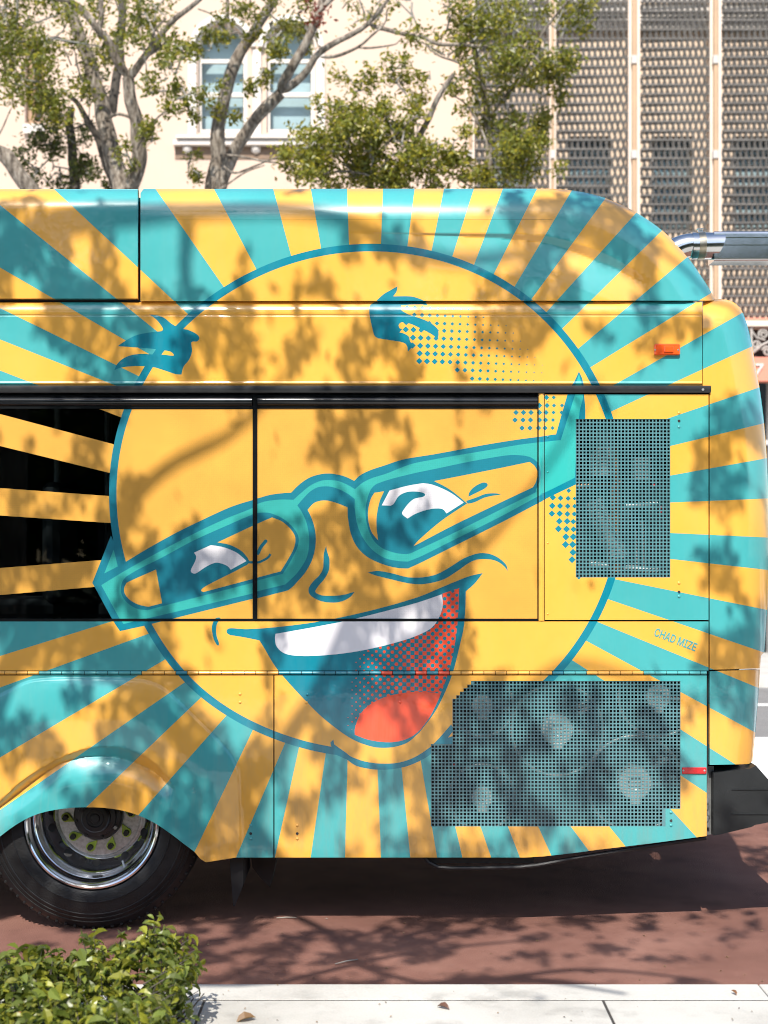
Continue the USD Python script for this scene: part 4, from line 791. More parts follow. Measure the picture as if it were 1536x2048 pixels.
tree('street_tree', 'forked grey barked tree standing in front of the arched windows', [
    limb([(432, 1140), (432, 700), (428, 470), (424, 385), (434, 320), (438, 260), (450, 205), (460, 150), (480, 105), (505, 70), (530, 30), (560, -30)], (42, 20), d4),
    limb([(436, 400), (448, 350), (470, 300), (500, 255), (530, 218), (560, 188)], (30, 27), d4, d4 - .3),
    limb([(555, 192), (575, 150), (600, 110), (620, 70), (636, 25), (650, -30)], (24, 17), d4 - .3, d4 - .5),
    limb([(560, 186), (590, 165), (615, 140), (632, 112), (665, 88), (705, 68), (735, 48), (765, 15), (790, -20)], (20, 7), d4 - .3, d4 - .8),
    limb([(640, 116), (672, 112), (700, 102), (722, 90), (745, 70), (768, 48), (775, 20)], (9, 3), d4 - .5, d4 - .9), limb([(716, 96), (750, 95), (790, 88), (800, 80)], (6, 2), d4 - .7), limb([(736, 50), (770, 58), (815, 70), (860, 82), (905, 90), (960, 93), (1030, 92), (1060, 105), (1080, 125)], (11, 5), d4 - .6, d4 - 1.1),
    limb([(440, 310), (480, 312), (520, 320), (560, 330), (590, 352)], (6, 4), d4 - .4, d4 - .9), limb([(440, 330), (470, 345), (510, 332), (545, 318), (600, 312), (640, 318)], (6, 3), d4 - .3, d4 - .7), limb([(430, 385), (450, 372), (490, 345), (530, 330)], (5, 3), d4 - .5), limb([(637, 25), (650, 10), (672, -10)], (14, 10), d4 - .5), limb([(460, 70), (455, 40), (450, -20)], (11, 8), d4), limb([(462, 75), (448, 60), (425, 30), (395, 18)], (6, 3), d4 - .4), limb([(450, 72), (470, 66), (488, 70)], (5, 3), d4 - .3)],
    [(425, 85, 32, 130, d4 - .5), (440, 50, 34, 130, d4 - .5), (545, 35, 50, 260, d4 - .5), (590, 20, 50, 230, d4), (510, 60, 34, 100, d4 - .3), (500, 15, 34, 60, d4), (560, 80, 40, 130, d4 - .6), (525, 140, 30, 90, d4 - .5), (510, 165, 28, 80, d4 - .5), (430, 215, 34, 120, d4 - .7), (480, 235, 24, 60, d4 - .4), (470, 20, 34, 60, d4), (580, 55, 30, 60, d4 - .2), (735, 30, 44, 60, d4), (700, 10, 30, 30, d4), (405, 350, 28, 60, d4 - .3), (378, 330, 26, 40, d4), (395, 310, 20, 30, d4), (620, 100, 24, 40, d4), (760, 20, 44, 70, d4)], base=(.155, .16, .024), yellow=.25, seed=8)
db = 9.0
tree('street_tree', 'bushy light green tree with its leafy top over the middle of the bus roof', [
    limb([(760, 1140), (758, 800), (750, 480), (742, 380), (735, 330), (742, 270)], (34, 10), db), limb([(745, 400), (800, 330), (850, 250), (880, 190), (908, 148)], (16, 10), db, db - .3), limb([(742, 380), (690, 330), (650, 280)], (9, 4), db), limb([(760, 300), (800, 262), (830, 235), (850, 240)], (6, 3), db - .4), limb([(600, 375), (640, 350), (690, 345), (740, 352)], (6, 4), db - .3)],
    [(620, 300, 52, 420, db - .3), (680, 290, 55, 520, db - .5), (740, 300, 60, 560, db - .4), (800, 290, 58, 560, db - .4), (860, 290, 58, 520, db - .3), (900, 300, 40, 240, db - .2), (640, 350, 55, 520, db - .2), (710, 350, 60, 560, db), (790, 350, 60, 560, db), (860, 350, 58, 480, db), (920, 350, 40, 150, db), (670, 210, 44, 210, db - .2), (720, 175, 46, 220, db - .2), (790, 160, 44, 210, db), (830, 200, 36, 130, db), (690, 240, 50, 260, db - .3), (640, 240, 40, 170, db), (760, 240, 44, 160, db - .2), (830, 245, 46, 220, db - .3), (585, 335, 34, 120, db), (800, 130, 26, 60, db), (860, 160, 24, 40, db)], base=(.185, .19, .03), yellow=.35, seed=11)
dt = 9.4
tree('street_tree', 'airy green tree hanging in front of the metal mesh screens', [
    limb([(990, 1140), (990, 700), (985, 420), (980, 330), (975, 240), (960, 150), (940, 60), (930, -30)], (24, 9), dt), limb([(975, 240), (1020, 180), (1060, 120), (1090, 60), (1120, 20), (1160, -20)], (9, 4), dt, dt - .4), limb([(962, 160), (920, 130), (880, 110), (850, 90)], (7, 3), dt - .2), limb([(980, 300), (940, 220), (905, 190)], (7, 3), dt - .3), limb([(1030, 170), (1060, 175), (1085, 165)], (4, 2), dt)],
    [(930, 35, 60, 460, dt - .3), (890, 20, 50, 230, dt), (960, 90, 58, 360, dt - .3), (900, 110, 44, 130, dt), (985, 150, 60, 440, dt - .4), (940, 150, 42, 160, dt - .2), (1040, 60, 50, 260, dt), (1080, 90, 50, 330, dt - .3), (1120, 60, 46, 230, dt), (1110, 140, 44, 330, dt - .4), (1080, 190, 42, 220, dt), (1020, 210, 44, 200, dt), (960, 205, 34, 110, dt - .3), (1000, 260, 48, 230, dt), (985, 320, 56, 480, dt - .3), (1040, 300, 50, 380, dt - .2), (1080, 270, 36, 170, dt), (950, 355, 40, 220, dt), (1010, 360, 50, 320, dt), (1070, 340, 36, 130, dt), (1095, 285, 22, 60, dt), (820, 20, 50, 130, dt), (1150, 20, 50, 180, dt), (1000, 20, 50, 150, dt)], base=(.17, .175, .026), yellow=.3, seed=13)
tb_ = thing('dry_leaf_clump', 'small clump of rust brown dead leaves caught in the tree fork', 'dead leaves')
r_ = np.random.default_rng(2); C = px(636, 32, d4 - .7) + r_.normal(size=(60, 3)) * .08
(v, f, c) = leaves(C, r_.normal(size=(60, 3)), np.full(60, .07), np.tile([.16, .035, .02], (60, 1)), .5, .4, 1, r_)
put('leaves', (v, f), 'leaf', tb_, color=c, kind='stuff')

# ------------------------------------------------------------------ buildings across the street
plain('cream_stucco', (0.60, 0.455, 0.36), 0.9, 0.05, 1.2, 0.25, 60)
plain('white_trim', (0.66, 0.60, 0.54), 0.6, 0.06, 3)
plain('tan_reveal', (0.42, 0.27, 0.17), 0.8, 0.12, 4)
plain('brown_frieze', (0.28, 0.19, 0.13), 0.85, 0.2, 8, .3, 40)
plain('tan_wall', (0.74, 0.58, 0.44), 0.9, 0.08, 2, .2, 60)
plain('tan_band', (0.70, 0.58, 0.48), 0.85, 0.05, 2)
plain('screen_metal', (0.19, 0.175, 0.158), 0.5, 0.15, 4, metal=.2)
plain('post_grey', (0.55, 0.51, 0.47), 0.5, 0.1, 3)
plain('post_tan', (0.46, 0.30, 0.18), 0.6, 0.1, 3)
plain('room_dark', (0.05, 0.075, 0.09), 0.8, 0.2, 1.5)
plain('blind', (0.62, 0.66, 0.64), 0.8, 0.1, 3)
plain('slate_backing', (0.34, 0.47, 0.55), 0.8, 0.3, 2.5)
plain('salmon_fascia', (0.72, 0.24, 0.16), 0.6, 0.05, 2)
plain('iron_scroll', (0.42, 0.38, 0.34), 0.6, 0.15, 10)
plain('dark_soffit', (0.05, 0.03, 0.025), 0.8, 0.2, 3)
WY = 14.0
def far(poly, a, b): return solid(poly, a, b)
FS = (DIST + WY) / FPX
low = HOR + EYE / FS + 3
cream = thing('cream_building', 'cream stucco building with white arched twin windows behind the trees', 'building')
def arched(x0, x1, sp, bot):
    r = (x1 - x0) / 2; c = (x0 + x1) / 2; a = np.linspace(np.pi, 0, 21)
    return poly([(x0, bot)] + [(c + r * math.cos(t), sp - r * math.sin(t)) for t in a] + [(x1, bot)])
wA, wB = arched(396, 494, 97, 266), arched(533, 629, 97, 266)
small = sbox(50, 84, 246 - 160, 246)
wallp = sbox(-900, -260, 930, low).difference(wA).difference(wB).difference(small)
for k in range(3): wallp = wallp.difference(arched(-300 - 260 * k, -202 - 260 * k, 97, 266))
put('wall', far(wallp, WY, WY + .35), 'cream_stucco', cream)
put('room', cat([bx(-14, 1.15, WY + 1.2, WY + 1.25, 0, 12)]), 'room_dark', cream)
for (x0, x1, op) in ((396, 494, wA), (533, 629, wB)):
    fr = op.difference(op.buffer(-7).intersection(sbox(0, 0, 900, 259)))
    rails = unary_union([sbox(x0, 118.5, x1, 126), sbox(x0, 185, x1, 193.5)]).intersection(op.buffer(-6))
    w = put('window', far(fr.union(rails), WY + .10, WY + .17), 'white_trim', cream)
    g = op.buffer(-5); ring = np.array(g.exterior.coords)[:-1]
    v, f = trimesh.creation.triangulate_polygon(g, engine='earcut'); P = px(v[:, 0], v[:, 1], WY + .15)
    fn = np.cross(P[f[:, 1]] - P[f[:, 0]], P[f[:, 2]] - P[f[:, 0]]); f = np.where((fn[:, 1] > 0)[:, None], f[:, ::-1], f)
    put('pane', (P, f), 'far_glass', w)
    put('added_backing', far(sbox(x0 + 8, 60, x1 - 8, 262), WY + .3, WY + .32), 'blind', w)  # pale sheet added behind the glass to brighten the panes
    c = (x0 + x1) / 2
    hood = Point(c, 95).buffer(66, quad_segs=16).difference(Point(c, 95).buffer(56, quad_segs=16)).intersection(sbox(0, 0, 900, 92))
    hood2 = Point(c, 95).buffer(52, quad_segs=16).difference(Point(c, 95).buffer(49, quad_segs=16)).intersection(sbox(0, 0, 900, 95))
    lim = sbox(0, 0, 513.5, 400) if c < 513 else sbox(513.7, 0, 900, 400)
    put('arch_hood', cat([far(hood.intersection(lim), WY - .09, WY + .02), far(hood2, WY - .03, WY + .02)]), 'white_trim', w)
for x in (384, 513.5, 641): put('window_pilaster', far(sbox(x - 8, 98, x + 8, 270), WY - .05, WY + .02), 'white_trim', cream)
put('window_sill', cat([far(sbox(352, 270, 668, 275.5), WY - .16, WY + .05), far(sbox(346, 279, 674, 289), WY - .12, WY + .05)]), 'white_trim', cream)
put('frieze_panel', far(sbox(350, 289.5, 668, 318), WY - .012, WY + .05), 'brown_frieze', cream)
for x in (375, 512, 640):
    q = px(x, 299, WY); m = trimesh.creation.icosphere(2, .07); m.apply_translation(q + [0, -.02, 0]); put('ornament_ball', m, 'white_trim', cream, smooth=True)
put('window', far(small.difference(sbox(70, 88, 81, 244)), WY + .12, WY + .3), 'tan_reveal', cream)
put('window_pane', far(sbox(70, 88, 81, 244), WY + .26, WY + .28), 'room_dark', cream)
put('window_bar', far(sbox(70, 212, 81, 215).union(sbox(70, 150, 81, 153)).union(sbox(73.5, 88, 76, 244)), WY + .23, WY + .25), 'post_grey', cream)
put('window_sill', far(sbox(46, 249, 87, 266), WY - .06, WY + .05), 'white_trim', cream)
put('side_wall', cat([bx(px(930, 0, WY)[0] - .3, px(930, 0, WY)[0], WY + .35, WY + 9, 0, 11.5)]), 'cream_stucco', cream)
put('door', far(sbox(250, 1010, 340, low), WY - .02, WY + .05), 'tan_reveal', cream)

scr = thing('screened_building', 'tan building clad in metal mesh screens between slim tan posts', 'building')
SY = 13.819                                            # the mesh hangs in front of the wall
FSS = (DIST + SY) / FPX
right_end = 2000
bays = [(950, 1098), (1113, 1256), (1281, 1419), (1444, 1600), (1625, 1785), (1810, 1985)]
wins = [(a + 22, b - 34, 272, 462) for a, b in bays]
tan = sbox(930, -260, right_end, 642)
for (a, b, c, d) in wins: tan = tan.difference(sbox(a, c, b, d))
tan = tan.difference(sbox(1372, 12, 1416, 28))
put('wall', far(tan, WY, WY + .3), 'tan_wall', scr)
put('room', far(sbox(930, -260, right_end, low), WY + .9, WY + .95), 'room_dark', scr)
for (a, b, c, d) in wins:
    put('added_backing', far(sbox(a + 3, c + 3, b - 3, d - 3), WY + .36, WY + .37), 'slate_backing', scr)  # blue sheet added behind the slats to lighten the dark windows
    w = put('window', far(sbox(a, c, b, d).difference(sbox(a + 3, c + 3, b - 3, d - 3)).union(sbox(a, 372, b, 377)), WY + .12, WY + .2), 'post_grey', scr)
    P = px(np.array([a, b, b, a]), np.array([c, c, d, d]), WY + .16); put('pane', (P, np.array([[0, 2, 1], [0, 3, 2]])), 'far_glass', w)
    put('blind', cat([far(sbox(a + 4, y, b - 4, y + 8), WY + .3, WY + .32) for y in (300, 322, 344, 366, 396, 420, 446)]), 'blind', w)
put('cornice', cat([far(sbox(930, 8, right_end, 33), SY + .04, WY + .05), far(sbox(930, 36, right_end, 56), SY + .06, WY + .05)]), 'white_trim', scr)
put('roof_slab', far(sbox(930, -260, right_end, 4), SY + .2, WY - .01), 'post_grey', scr)
def strand_panel(x0, x1, y0, y1, pitch=11.5, tall=36.8, w=0.027, dpt=0.024):
    """expanded metal: two families of crossing slanted strands"""
    V, F, n = [], [], 0
    bxp = sbox(x0, y0, x1, y1); k = (pitch / 2) / (tall / 2)
    H = y1 - y0
    for s in (-1, 1):
        x = x0 - H * k - pitch
        while x < x1 + H * k + pitch:
            ln = LineString([(x, y0), (x + s * k * H, y1)]).intersection(bxp)
            x += pitch
            if ln.is_empty or ln.length < 2: continue
            (a, b), (c, d) = ln.coords
            P, Q = px(a, b, SY), px(c, d, SY)
            e = np.array([w / 2, -s * 0.012, 0]); g = np.array([0, dpt / 2, 0])
            y_off = np.array([0, s * 0.004, 0])
            v = np.array([P - e - g, P + e - g, P + e + g, P - e + g, Q - e - g, Q + e - g, Q + e + g, Q - e + g]) + y_off
            V.append(v); F.append(np.array([[0, 4, 5], [0, 5, 1], [1, 5, 6], [1, 6, 2], [2, 6, 7], [2, 7, 3], [3, 7, 4], [3, 4, 0]]) + n); n += 8
    return np.vstack(V), np.vstack(F)
for (a, b) in bays:
    s_ = put('mesh_screen', strand_panel(a + 1, b - 1, -60, 636), 'screen_metal', scr)
    put('screen_rod', cat([cyl(px(a, y, SY - .03), px(b, y, SY - .0), .0125, 5) for y in np.arange(-60 + 9.2, 636, 18.4)]), 'screen_metal', s_)
for (a, b) in [(930, 950)] + [(bays[i][1], bays[i + 1][0]) for i in range(5)]:
    w = b - a
    ps = put('screen_post', cat([far(sbox(a + 1, -260, a + w * .32, 646), SY - .05, WY), far(sbox(b - w * .28, -260, b - 1, 646), SY - .05, WY)]), 'tan_band', scr)
    put('post_core', far(sbox(a + w * .36, -260, b - w * .32, 646), SY - .12, WY), 'post_tan', ps)
    put('post_bracket', cat([far(sbox(a + w * .3, y, b - w * .3, y + 16), SY - .14, SY) for y in (110, 300, 510)]), 'post_grey', ps)
put('ledge', cat([far(sbox(930, 641, right_end, 652), SY - .25, WY + .3)]), 'tan_band', scr)
put('ledge_stripe', far(sbox(930, 636, right_end, 640.5), SY - .18, WY), 'salmon_fascia', scr)
put('soffit_panel', far(sbox(930, 653, right_end, 714), WY - .1, WY), 'dark_soffit', scr)
# wrought scrolls
sc = []
def spiral(cx, cy, r0, turns, a0, sgn=1):
    t = np.linspace(0, 1, 26); a = a0 + sgn * t * turns * 2 * np.pi; r = r0 * (1 - .8 * t)
    return px(cx + r * np.cos(a), cy + r * np.sin(a), SY - .2)
for X0 in range(1494, 1800, 60):
    for (cx, cy, a0, sg) in ((X0 + 33, 668, 2.6, 1), (X0 + 18, 690, 2.4, -1), (X0 + 40, 703, 3.4, 1), (X0 + 54, 682, 0, 1)): sc.append(trimesh.Trimesh(*tube(spiral(cx, cy, 10.5, 1.6, a0, sg), .015, 5), process=False))
    sc.append(trimesh.Trimesh(*tube(px(np.array([X0 + 4, X0 + 20, X0 + 36]), np.array([656, 676, 680]), SY - .2), .016, 5), process=False)); sc.append(trimesh.Trimesh(*tube(px(np.array([X0 + 2, X0 + 30, X0 + 60]), np.array([714, 690, 676]), SY - .2), .018, 5), process=False))
    sc.append(bx(px(X0 + 1, 0, SY)[0] - .015, px(X0 + 1, 0, SY)[0] + .015, SY - .22, SY - .18, px(0, 714, SY)[2], px(0, 654, SY)[2]))
put('iron_scrollwork', cat(sc), 'iron_scroll', scr)
fas = put('sign_fascia', far(sbox(1380, 714, right_end, 762), SY - .35, SY - .1), 'salmon_fascia', scr)
t = meshkit.text_mesh('7', 1.0, .02, True); b_ = t.bounds; v = np.array(t.vertices)
hh = 24 * FSS
zz = px(0, 752, SY - .35)[2]; x_ = px(1507, 0, SY - .35)[0]
vv = np.stack([x_ + (v[:, 0] - b_[0, 0]) * hh * .95 + (v[:, 1] - b_[0, 1]) * hh * .12, SY - .352 - v[:, 2], zz + (v[:, 1] - b_[0, 1]) * hh / (b_[1, 1] - b_[0, 1])], 1)
m = trimesh.Trimesh(vv, t.faces, process=False); put('lettering', m if m.volume > 0 else trimesh.Trimesh(vv, t.faces[:, ::-1], process=False), 'white_trim', fas)
put('shopfront', cat([far(sbox(x, 764, x + 14, low), WY - .2, WY) for x in range(940, right_end, 150)] + [far(sbox(930, 880, right_end, 890), WY - .15, WY)]), 'post_grey', scr)

# ------------------------------------------------------------------ hedge in the near left corner
HX0, HX1, HY0, HY1, HZ0, HZ1 = -2.1, -0.668, -2.75, -1.42, 0.12, 0.365
hd = thing('hedge', 'low clipped hedge with glossy yellow green leaves at the kerbside corner', 'hedge')
hr = np.random.default_rng(21)
def hedge_top(x, y):
    return HZ1 - 0.035 + 0.10 * np.exp(-((x + .74) / .13) ** 2) * np.exp(-((y + 1.55) / .25) ** 2) + 0.04 * np.exp(-((x + 1.42) / .1) ** 2) + .085 * (meshkit.noise(np.stack([x * 9, y * 9, x * 0], -1), 4) - .5)
n = 52000
x = hr.uniform(HX0, HX1, n); y = hr.uniform(HY0, HY1, n); z = hr.uniform(HZ0, HZ1 + .12, n)
tp = hedge_top(x, y)
dist = np.minimum.reduce([tp - z, HX1 + .07 * (meshkit.noise(np.stack([y * 11, z * 11, z * 0], -1), 5) - .5) - x, x - HX0, HY1 - y + .02, y - HY0])
keep = (dist > 0) & (hr.random(n) < np.exp(-dist / .06))
gap = meshkit.noise(np.stack([x * 13, y * 13, z * 13], -1), 6)
keep &= gap > .3
x, y, z, tp, dist = x[keep], y[keep], z[keep], tp[keep], dist[keep]
sprigs = []
for k in range(170):                                   # young shoots that stand out of the clipped top and end
    sx = hr.uniform(-1.6, HX1 - .02); sy = hr.uniform(-2.2, HY1)
    b = np.array([sx, sy, float(hedge_top(np.array(sx), np.array(sy))) - .03]) if k % 4 else np.array([HX1 - .03, sy, hr.uniform(.16, .38)])
    d = np.array([hr.normal() * .35, hr.normal() * .35, 1.0]) if k % 4 else np.array([1.0, hr.normal() * .4, .5]); d /= np.linalg.norm(d); L = hr.uniform(.04, .095)
    sprigs.append((b, d, L))
sp_c = np.vstack([b + d * L * q + hr.normal(size=3) * .012 for b, d, L in sprigs for q in (.25, .45, .65, .85, 1.0, 1.0)])
x, y, z = np.r_[x, sp_c[:, 0]], np.r_[y, sp_c[:, 1]], np.r_[z, sp_c[:, 2]]; tp = np.r_[tp, sp_c[:, 2]]; dist = np.r_[dist, np.zeros(len(sp_c))]
C = np.stack([x, y, z], 1); n = len(C)
out = np.stack([np.where(HX1 - x < .1, 1.0, 0), np.where(HY1 - y < .1, .6, 0) - np.where(y - HY0 < .1, .6, 0), np.where(tp - z < .12, 1.0, .3)], 1)
N = out + hr.normal(size=(n, 3)) * .55
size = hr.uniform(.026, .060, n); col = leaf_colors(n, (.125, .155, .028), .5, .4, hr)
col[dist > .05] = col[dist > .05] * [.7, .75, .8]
o = hr.random(n) < .002; col[o] = [.4, .12, .01]
order = np.argsort(np.hypot(C[:, 0] + .4, C[:, 1] + 6.25) - size * 30 - 2.0 * (dist < .03) + 9 * ((C[:, 1] < -1.62) & (C[:, 2] < .3)) + 9 * (C[:, 0] < -1.6) + 9 * (C[:, 1] < -1.72))
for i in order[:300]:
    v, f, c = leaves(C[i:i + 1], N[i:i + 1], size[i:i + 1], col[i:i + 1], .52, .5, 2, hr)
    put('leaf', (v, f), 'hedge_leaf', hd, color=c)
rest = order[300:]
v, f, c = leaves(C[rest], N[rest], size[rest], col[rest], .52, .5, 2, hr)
put('foliage', (v, f), 'hedge_leaf', hd, color=c, kind='stuff')
st = [trimesh.Trimesh(*tube(np.array([b - d * .06, b + d * L * .5, b + d * L]), [.0022, .0018, .001], 4), process=False) for b, d, L in sprigs]
for k in range(260):
    a = np.array([hr.uniform(HX0, HX1 - .05), hr.uniform(HY0 + .05, HY1 - .05), .1]); b = a + [hr.uniform(-.15, .15), hr.uniform(-.12, .12), hr.uniform(.12, .24)]
    st.append(trimesh.Trimesh(*tube(smooth_line([a, (a + b) / 2 + hr.normal(size=3) * .03, b], 3), np.linspace(.005, .002, 7), 5), process=False))
put('stems', cat(st), 'dark_bark', hd, kind='stuff')

# fallen bits
def litter(name, label, cat_, x, y, s, colr, ang, dep):
    t = thing(name, label, cat_)
    r = np.random.default_rng(int(x)); g = (EYE - (.121 if dep else 0.001)) * FPX / (y - HOR) - DIST
    p = np.array([(x - 768) * (DIST + g) / FPX, g, (.121 if dep else .001) + .006])
    if name == 'dry_leaf':
        v, f, c = leaves(p[None], np.array([[.1, -.25, 1.0]]), np.array([s]), np.array([colr]), .5, .7, 2, r); put('blade', (v, f), 'leaf', t, color=c)
    else:
        d = np.array([math.cos(ang), math.sin(ang), 0]) * s; put('stem', trimesh.Trimesh(*tube([p - d, p + [0, 0, .002], p + d], [.002, .003, .002], 6), process=False), 'twig_bark', t)
litter('dry_leaf', 'curled brown dead leaf on the pale pavement near the hedge', 'dead leaf', 492, 2041, .07, (.22, .12, .05), 0, True)
litter('dry_leaf', 'thin brown dead leaf on the pavement slab right of the hedge leaf', 'dead leaf', 887, 2017, .05, (.15, .07, .05), 0, True)
litter('dry_leaf', 'tiny rust leaf lying on the kerb below the bus rear', 'dead leaf', 1468, 1988, .03, (.2, .09, .04), 0, True)
litter('twig', 'straw coloured twig lying on the red lane', 'twig', 693, 1926, .055, None, .6, False)
litter('twig', 'small pale twig in the shade beside the rear tyre', 'twig', 573, 1838, .045, None, .1, False)

gr = np.random.default_rng(91); m = 150
gx = gr.uniform(-1.4, 2.2, m); gy = np.where(gr.random(m) < .6, -1.07 + gr.exponential(.10, m), gr.uniform(-1.05, .3, m)); ss = gr.uniform(.006, .017, m)
v, f, c = leaves(np.stack([gx, gy, np.full(m, .004)], 1), gr.normal(size=(m, 3)) * .25 + [0, 0, 1], ss, np.array([.30, .2, .11])[None] * gr.uniform(.3, 1.5, (m, 1)), .6, .5, 1, gr)
gt = put('gutter_litter', (v, f), 'leaf', None, color=c, kind='stuff', label='crumbs of dry leaf and grit along the kerb of the red lane')
tag(gt, None, 'litter')
m = 46
v, f, c = leaves(np.stack([gr.uniform(-.6, 2.0, m), gr.uniform(-1.5, -1.1, m), np.full(m, .1235)], 1), gr.normal(size=(m, 3)) * .25 + [0, 0, 1], gr.uniform(.004, .011, m), np.array([.22, .14, .08])[None] * gr.uniform(.3, 1.5, (m, 1)), .6, .5, 1, gr)
gt = put('pavement_litter', (v, f), 'leaf', None, color=c, kind='stuff', label='tiny crumbs of dry leaf scattered over the pale kerb and pavement')
tag(gt, None, 'litter')
# ------------------------------------------------------------------ the trees on the near side, whose shade dapples the bus
def sunline(xm, zm, t): return np.stack([xm + SUN[0] * t, SUN[1] * t, zm + SUN[2] * t], -1)
sr = np.random.default_rng(33)
kk = 56000
X = sr.uniform(-300, 1840, kk); Y = sr.uniform(300, 2560, kk)
nz = 0.70 * meshkit.fbm(np.stack([X / 54, Y / 82, X * 0 + 3.3], 1), 3, 5) + .30 * meshkit.fbm(np.stack([X / 300, Y / 300, X * 0], 1), 2, 8)
def bump(cx, cy, rx, ry): return np.exp(-((X - cx) / rx) ** 2 - ((Y - cy) / ry) ** 2)
shade = .50 + .14 * bump(640, 690, 240, 80) + .10 * bump(130, 480, 150, 90) + .10 * bump(100, 1150, 200, 130) + .06 * bump(300, 1400, 250, 150) - .20 * bump(390, 500, 110, 120) - .10 * bump(1380, 1290, 160, 70) - .08 * bump(1000, 1290, 130, 60) - .08 * bump(560, 420, 120, 50) - .08 * bump(60, 560, 80, 60) - .07 * bump(370, 880, 90, 90) - .10 * bump(620, 1360, 80, 120) - .06 * bump(1450, 690, 60, 100) - .07 * bump(1330, 650, 200, 160) - .05 * bump(1250, 1000, 300, 500) - .04 * bump(420, 880, 180, 140) - .09 * bump(1100, 1280, 170, 110) - .04 * bump(1000, 800, 160, 160) + .10 * bump(180, 1740, 200, 90) + .07 * bump(1150, 480, 200, 60) + .08 * bump(1480, 900, 90, 130) + .12 * bump(850, 1480, 60, 200) + .05 * bump(700, 2050, 400, 80) - .06 * bump(1200, 2120, 350, 120) - .10 * bump(380, 950, 120, 110) - .10 * bump(800, 1600, 200, 120) + .10 * bump(480, 1620, 160, 150) + .08 * bump(950, 1060, 200, 60) - .22 * (Y > 2330)
acc = sr.random(kk) < np.clip(.5 + (shade - .012 - nz) / .06, 0.003, 1)
X, Y = X[acc], Y[acc]; n = len(X)
zt = (1868 - Y) / 455; tl = np.maximum(3.3, (3.65 - zt) / SUN[2]) + sr.uniform(0.0, 2.2, n)
C = sunline((X - 768) / 455, (1868 - Y) / 455, tl)
low_cut = C[:, 2] > 3.6
C = C[low_cut]; n = len(C)
oak = thing('shade_oak', 'large oak on the near pavement whose crown shades the bus side', 'tree')
v, f, c = leaves(C, sr.normal(size=(n, 3)) + SUN * .7, sr.uniform(.042, .08, n), leaf_colors(n, (.07, .10, .02), .3, .2, sr), .52, .3, 1, sr)
put('crown', (v, f), 'leaf', oak, color=c, kind='stuff')
TB = np.array([-2.9, -4.0, 0.1])
fork = TB + [.1, -.15, 3.4]
put('trunk', trimesh.Trimesh(*tube(smooth_line([TB, TB + [.05, -.05, 1.7], fork], 5), np.linspace(.30, .2, 11), 14), process=False), 'bark', oak, smooth=60)
def sp(x, y, t): return sunline((x - 768) / 455, (1868 - y) / 455, np.array(float(t)))
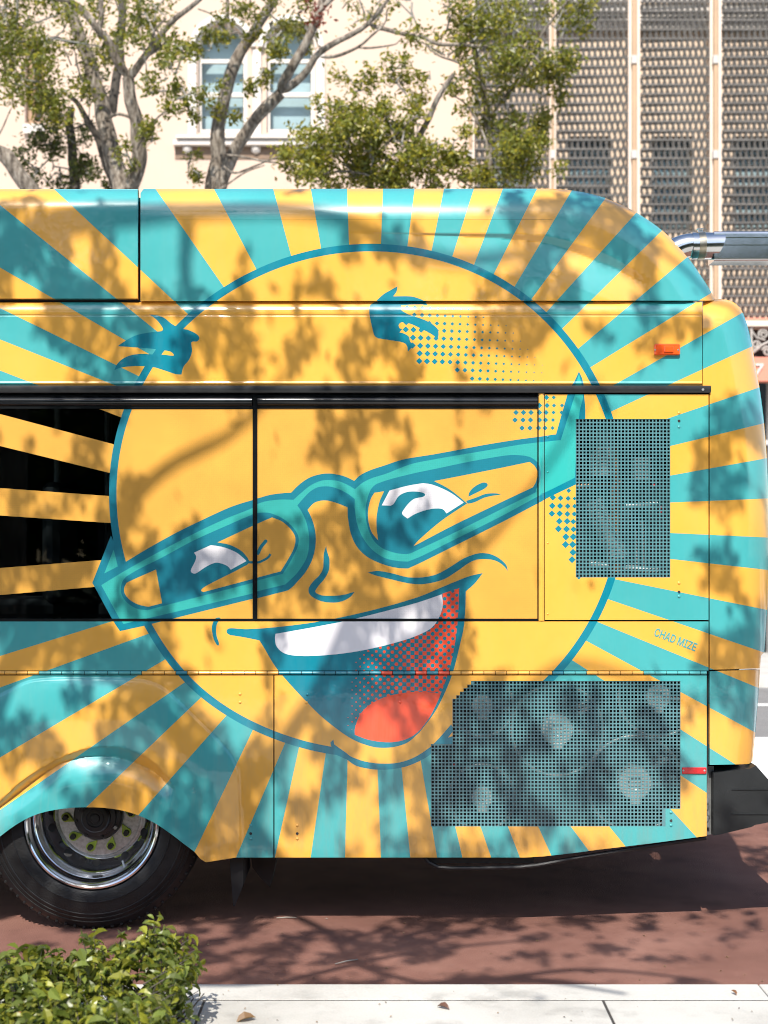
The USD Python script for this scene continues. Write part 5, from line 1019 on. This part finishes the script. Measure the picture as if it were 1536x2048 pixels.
for pts, w in (([fork, sp(-100, 700, 5.6), sp(330, 420, 6.0), sp(372, 560, 6.2), sp(420, 700, 6.6)], (0.075, 0.012)), ([fork, sp(60, 1250, 5.2), sp(440, 1560, 5.6), sp(600, 1440, 5.8), sp(680, 1270, 6.0), sp(760, 1050, 6.4)], (0.065, 0.015)),
               ([fork, sp(-60, 2000, 5.0), sp(520, 2350, 5.8), sp(1000, 2200, 6.4), sp(1250, 2260, 6.8), sp(1500, 2330, 7)], (0.065, 0.018)), ([sp(680, 1270, 6.0), sp(960, 1420, 6.4), sp(1150, 1330, 6.7), sp(1420, 1420, 7)], (0.030, 0.012)),
               ([sp(330, 420, 6.0), sp(620, 420, 6.4), sp(900, 520, 6.8), sp(1250, 470, 7.2), sp(1500, 600, 7.5)], (0.040, 0.012)), ([sp(1000, 2200, 6.4), sp(1180, 2130, 6.5), sp(1400, 2200, 6.6)], (0.025, 0.009)), ([sp(60, 1250, 5.2), sp(300, 960, 5.6), sp(480, 850, 6), sp(640, 660, 6.4)], (0.035, 0.012)), ([sp(680, 1270, 6.0), sp(900, 1150, 6.3), sp(1080, 950, 6.6), sp(1200, 760, 7)], (0.025, 0.009)), ([sp(520, 2350, 5.8), sp(760, 2080, 6), sp(900, 1980, 6.2), sp(1100, 1900, 6.4)], (0.025, 0.009)), ([sp(440, 1560, 5.6), sp(650, 1850, 5.8), sp(800, 2150, 6), sp(1250, 2420, 6.5)], (0.030, 0.012))):
    P = smooth_line(pts, 6); put('branch', trimesh.Trimesh(*tube(P, np.linspace(w[0], w[1], len(P)), 8), process=False), 'bark', oak, smooth=60)
# unseen wood added behind the camera to darken what the glass mirrors
wd_r = np.random.default_rng(77); m = 15000
q = np.stack([wd_r.uniform(-42, 42, m), wd_r.uniform(-36, -29, m), wd_r.uniform(0, 1, m) ** .8 * 10], 1); q[:, 2] *= .7 + .3 * meshkit.noise(np.stack([q[:, 0] / 4, q[:, 0] * 0, q[:, 0] * 0], 1), 4)
v, f, c = leaves(q, wd_r.normal(size=(m, 3)), wd_r.uniform(.8, 1.5, m), leaf_colors(m, (.045, .065, .015), .35, .1, wd_r), .7, .3, 1, wd_r)
wood = put('added_wood', (v, f), 'leaf', None, color=c, kind='stuff', label='dense dark green wood added unseen on the near side to darken reflections')
tag(wood, None, 'wood')
# park trees far behind the camera: what the glass and paint mirror
gp = 'park trees on the near side of the street'
for k, (tx, ty, th, tr) in enumerate(((-9, -19, 8.5, 4.2), (-1.5, -21, 9.5, 4.6), (6.5, -19.5, 8.8, 4.3), (13, -20, 9, 4.3))):
    t = thing('park_tree', ['leftmost park tree behind the viewer on the near side lawn', 'tallest park tree directly behind the viewer on the lawn', 'park tree right of the tallest one on the near side lawn', 'rightmost park tree behind the viewer on the near side lawn'][k], 'tree', gp, None, (tx, ty, 0))
    r = np.random.default_rng(50 + k); m = 2600
    d = r.normal(size=(m, 3)); d /= np.linalg.norm(d, axis=1, keepdims=True); q = d * (r.random((m, 1)) ** .4) * [tr, tr, th * .42] + [0, 0, th * .56]
    v, f, c = leaves(q, r.normal(size=(m, 3)), r.uniform(.35, .7, m), leaf_colors(m, (.05, .075, .016), .3, .1, r), .7, .3, 1, r)
    put('crown', (v, f), 'leaf', t, color=c, kind='stuff')
    put('trunk', trimesh.Trimesh(*tube(np.array([[0, 0, 0], [.1, 0, 2], [0, .1, th * .6]]), [.32, .26, .12], 10), process=False), 'bark', t)
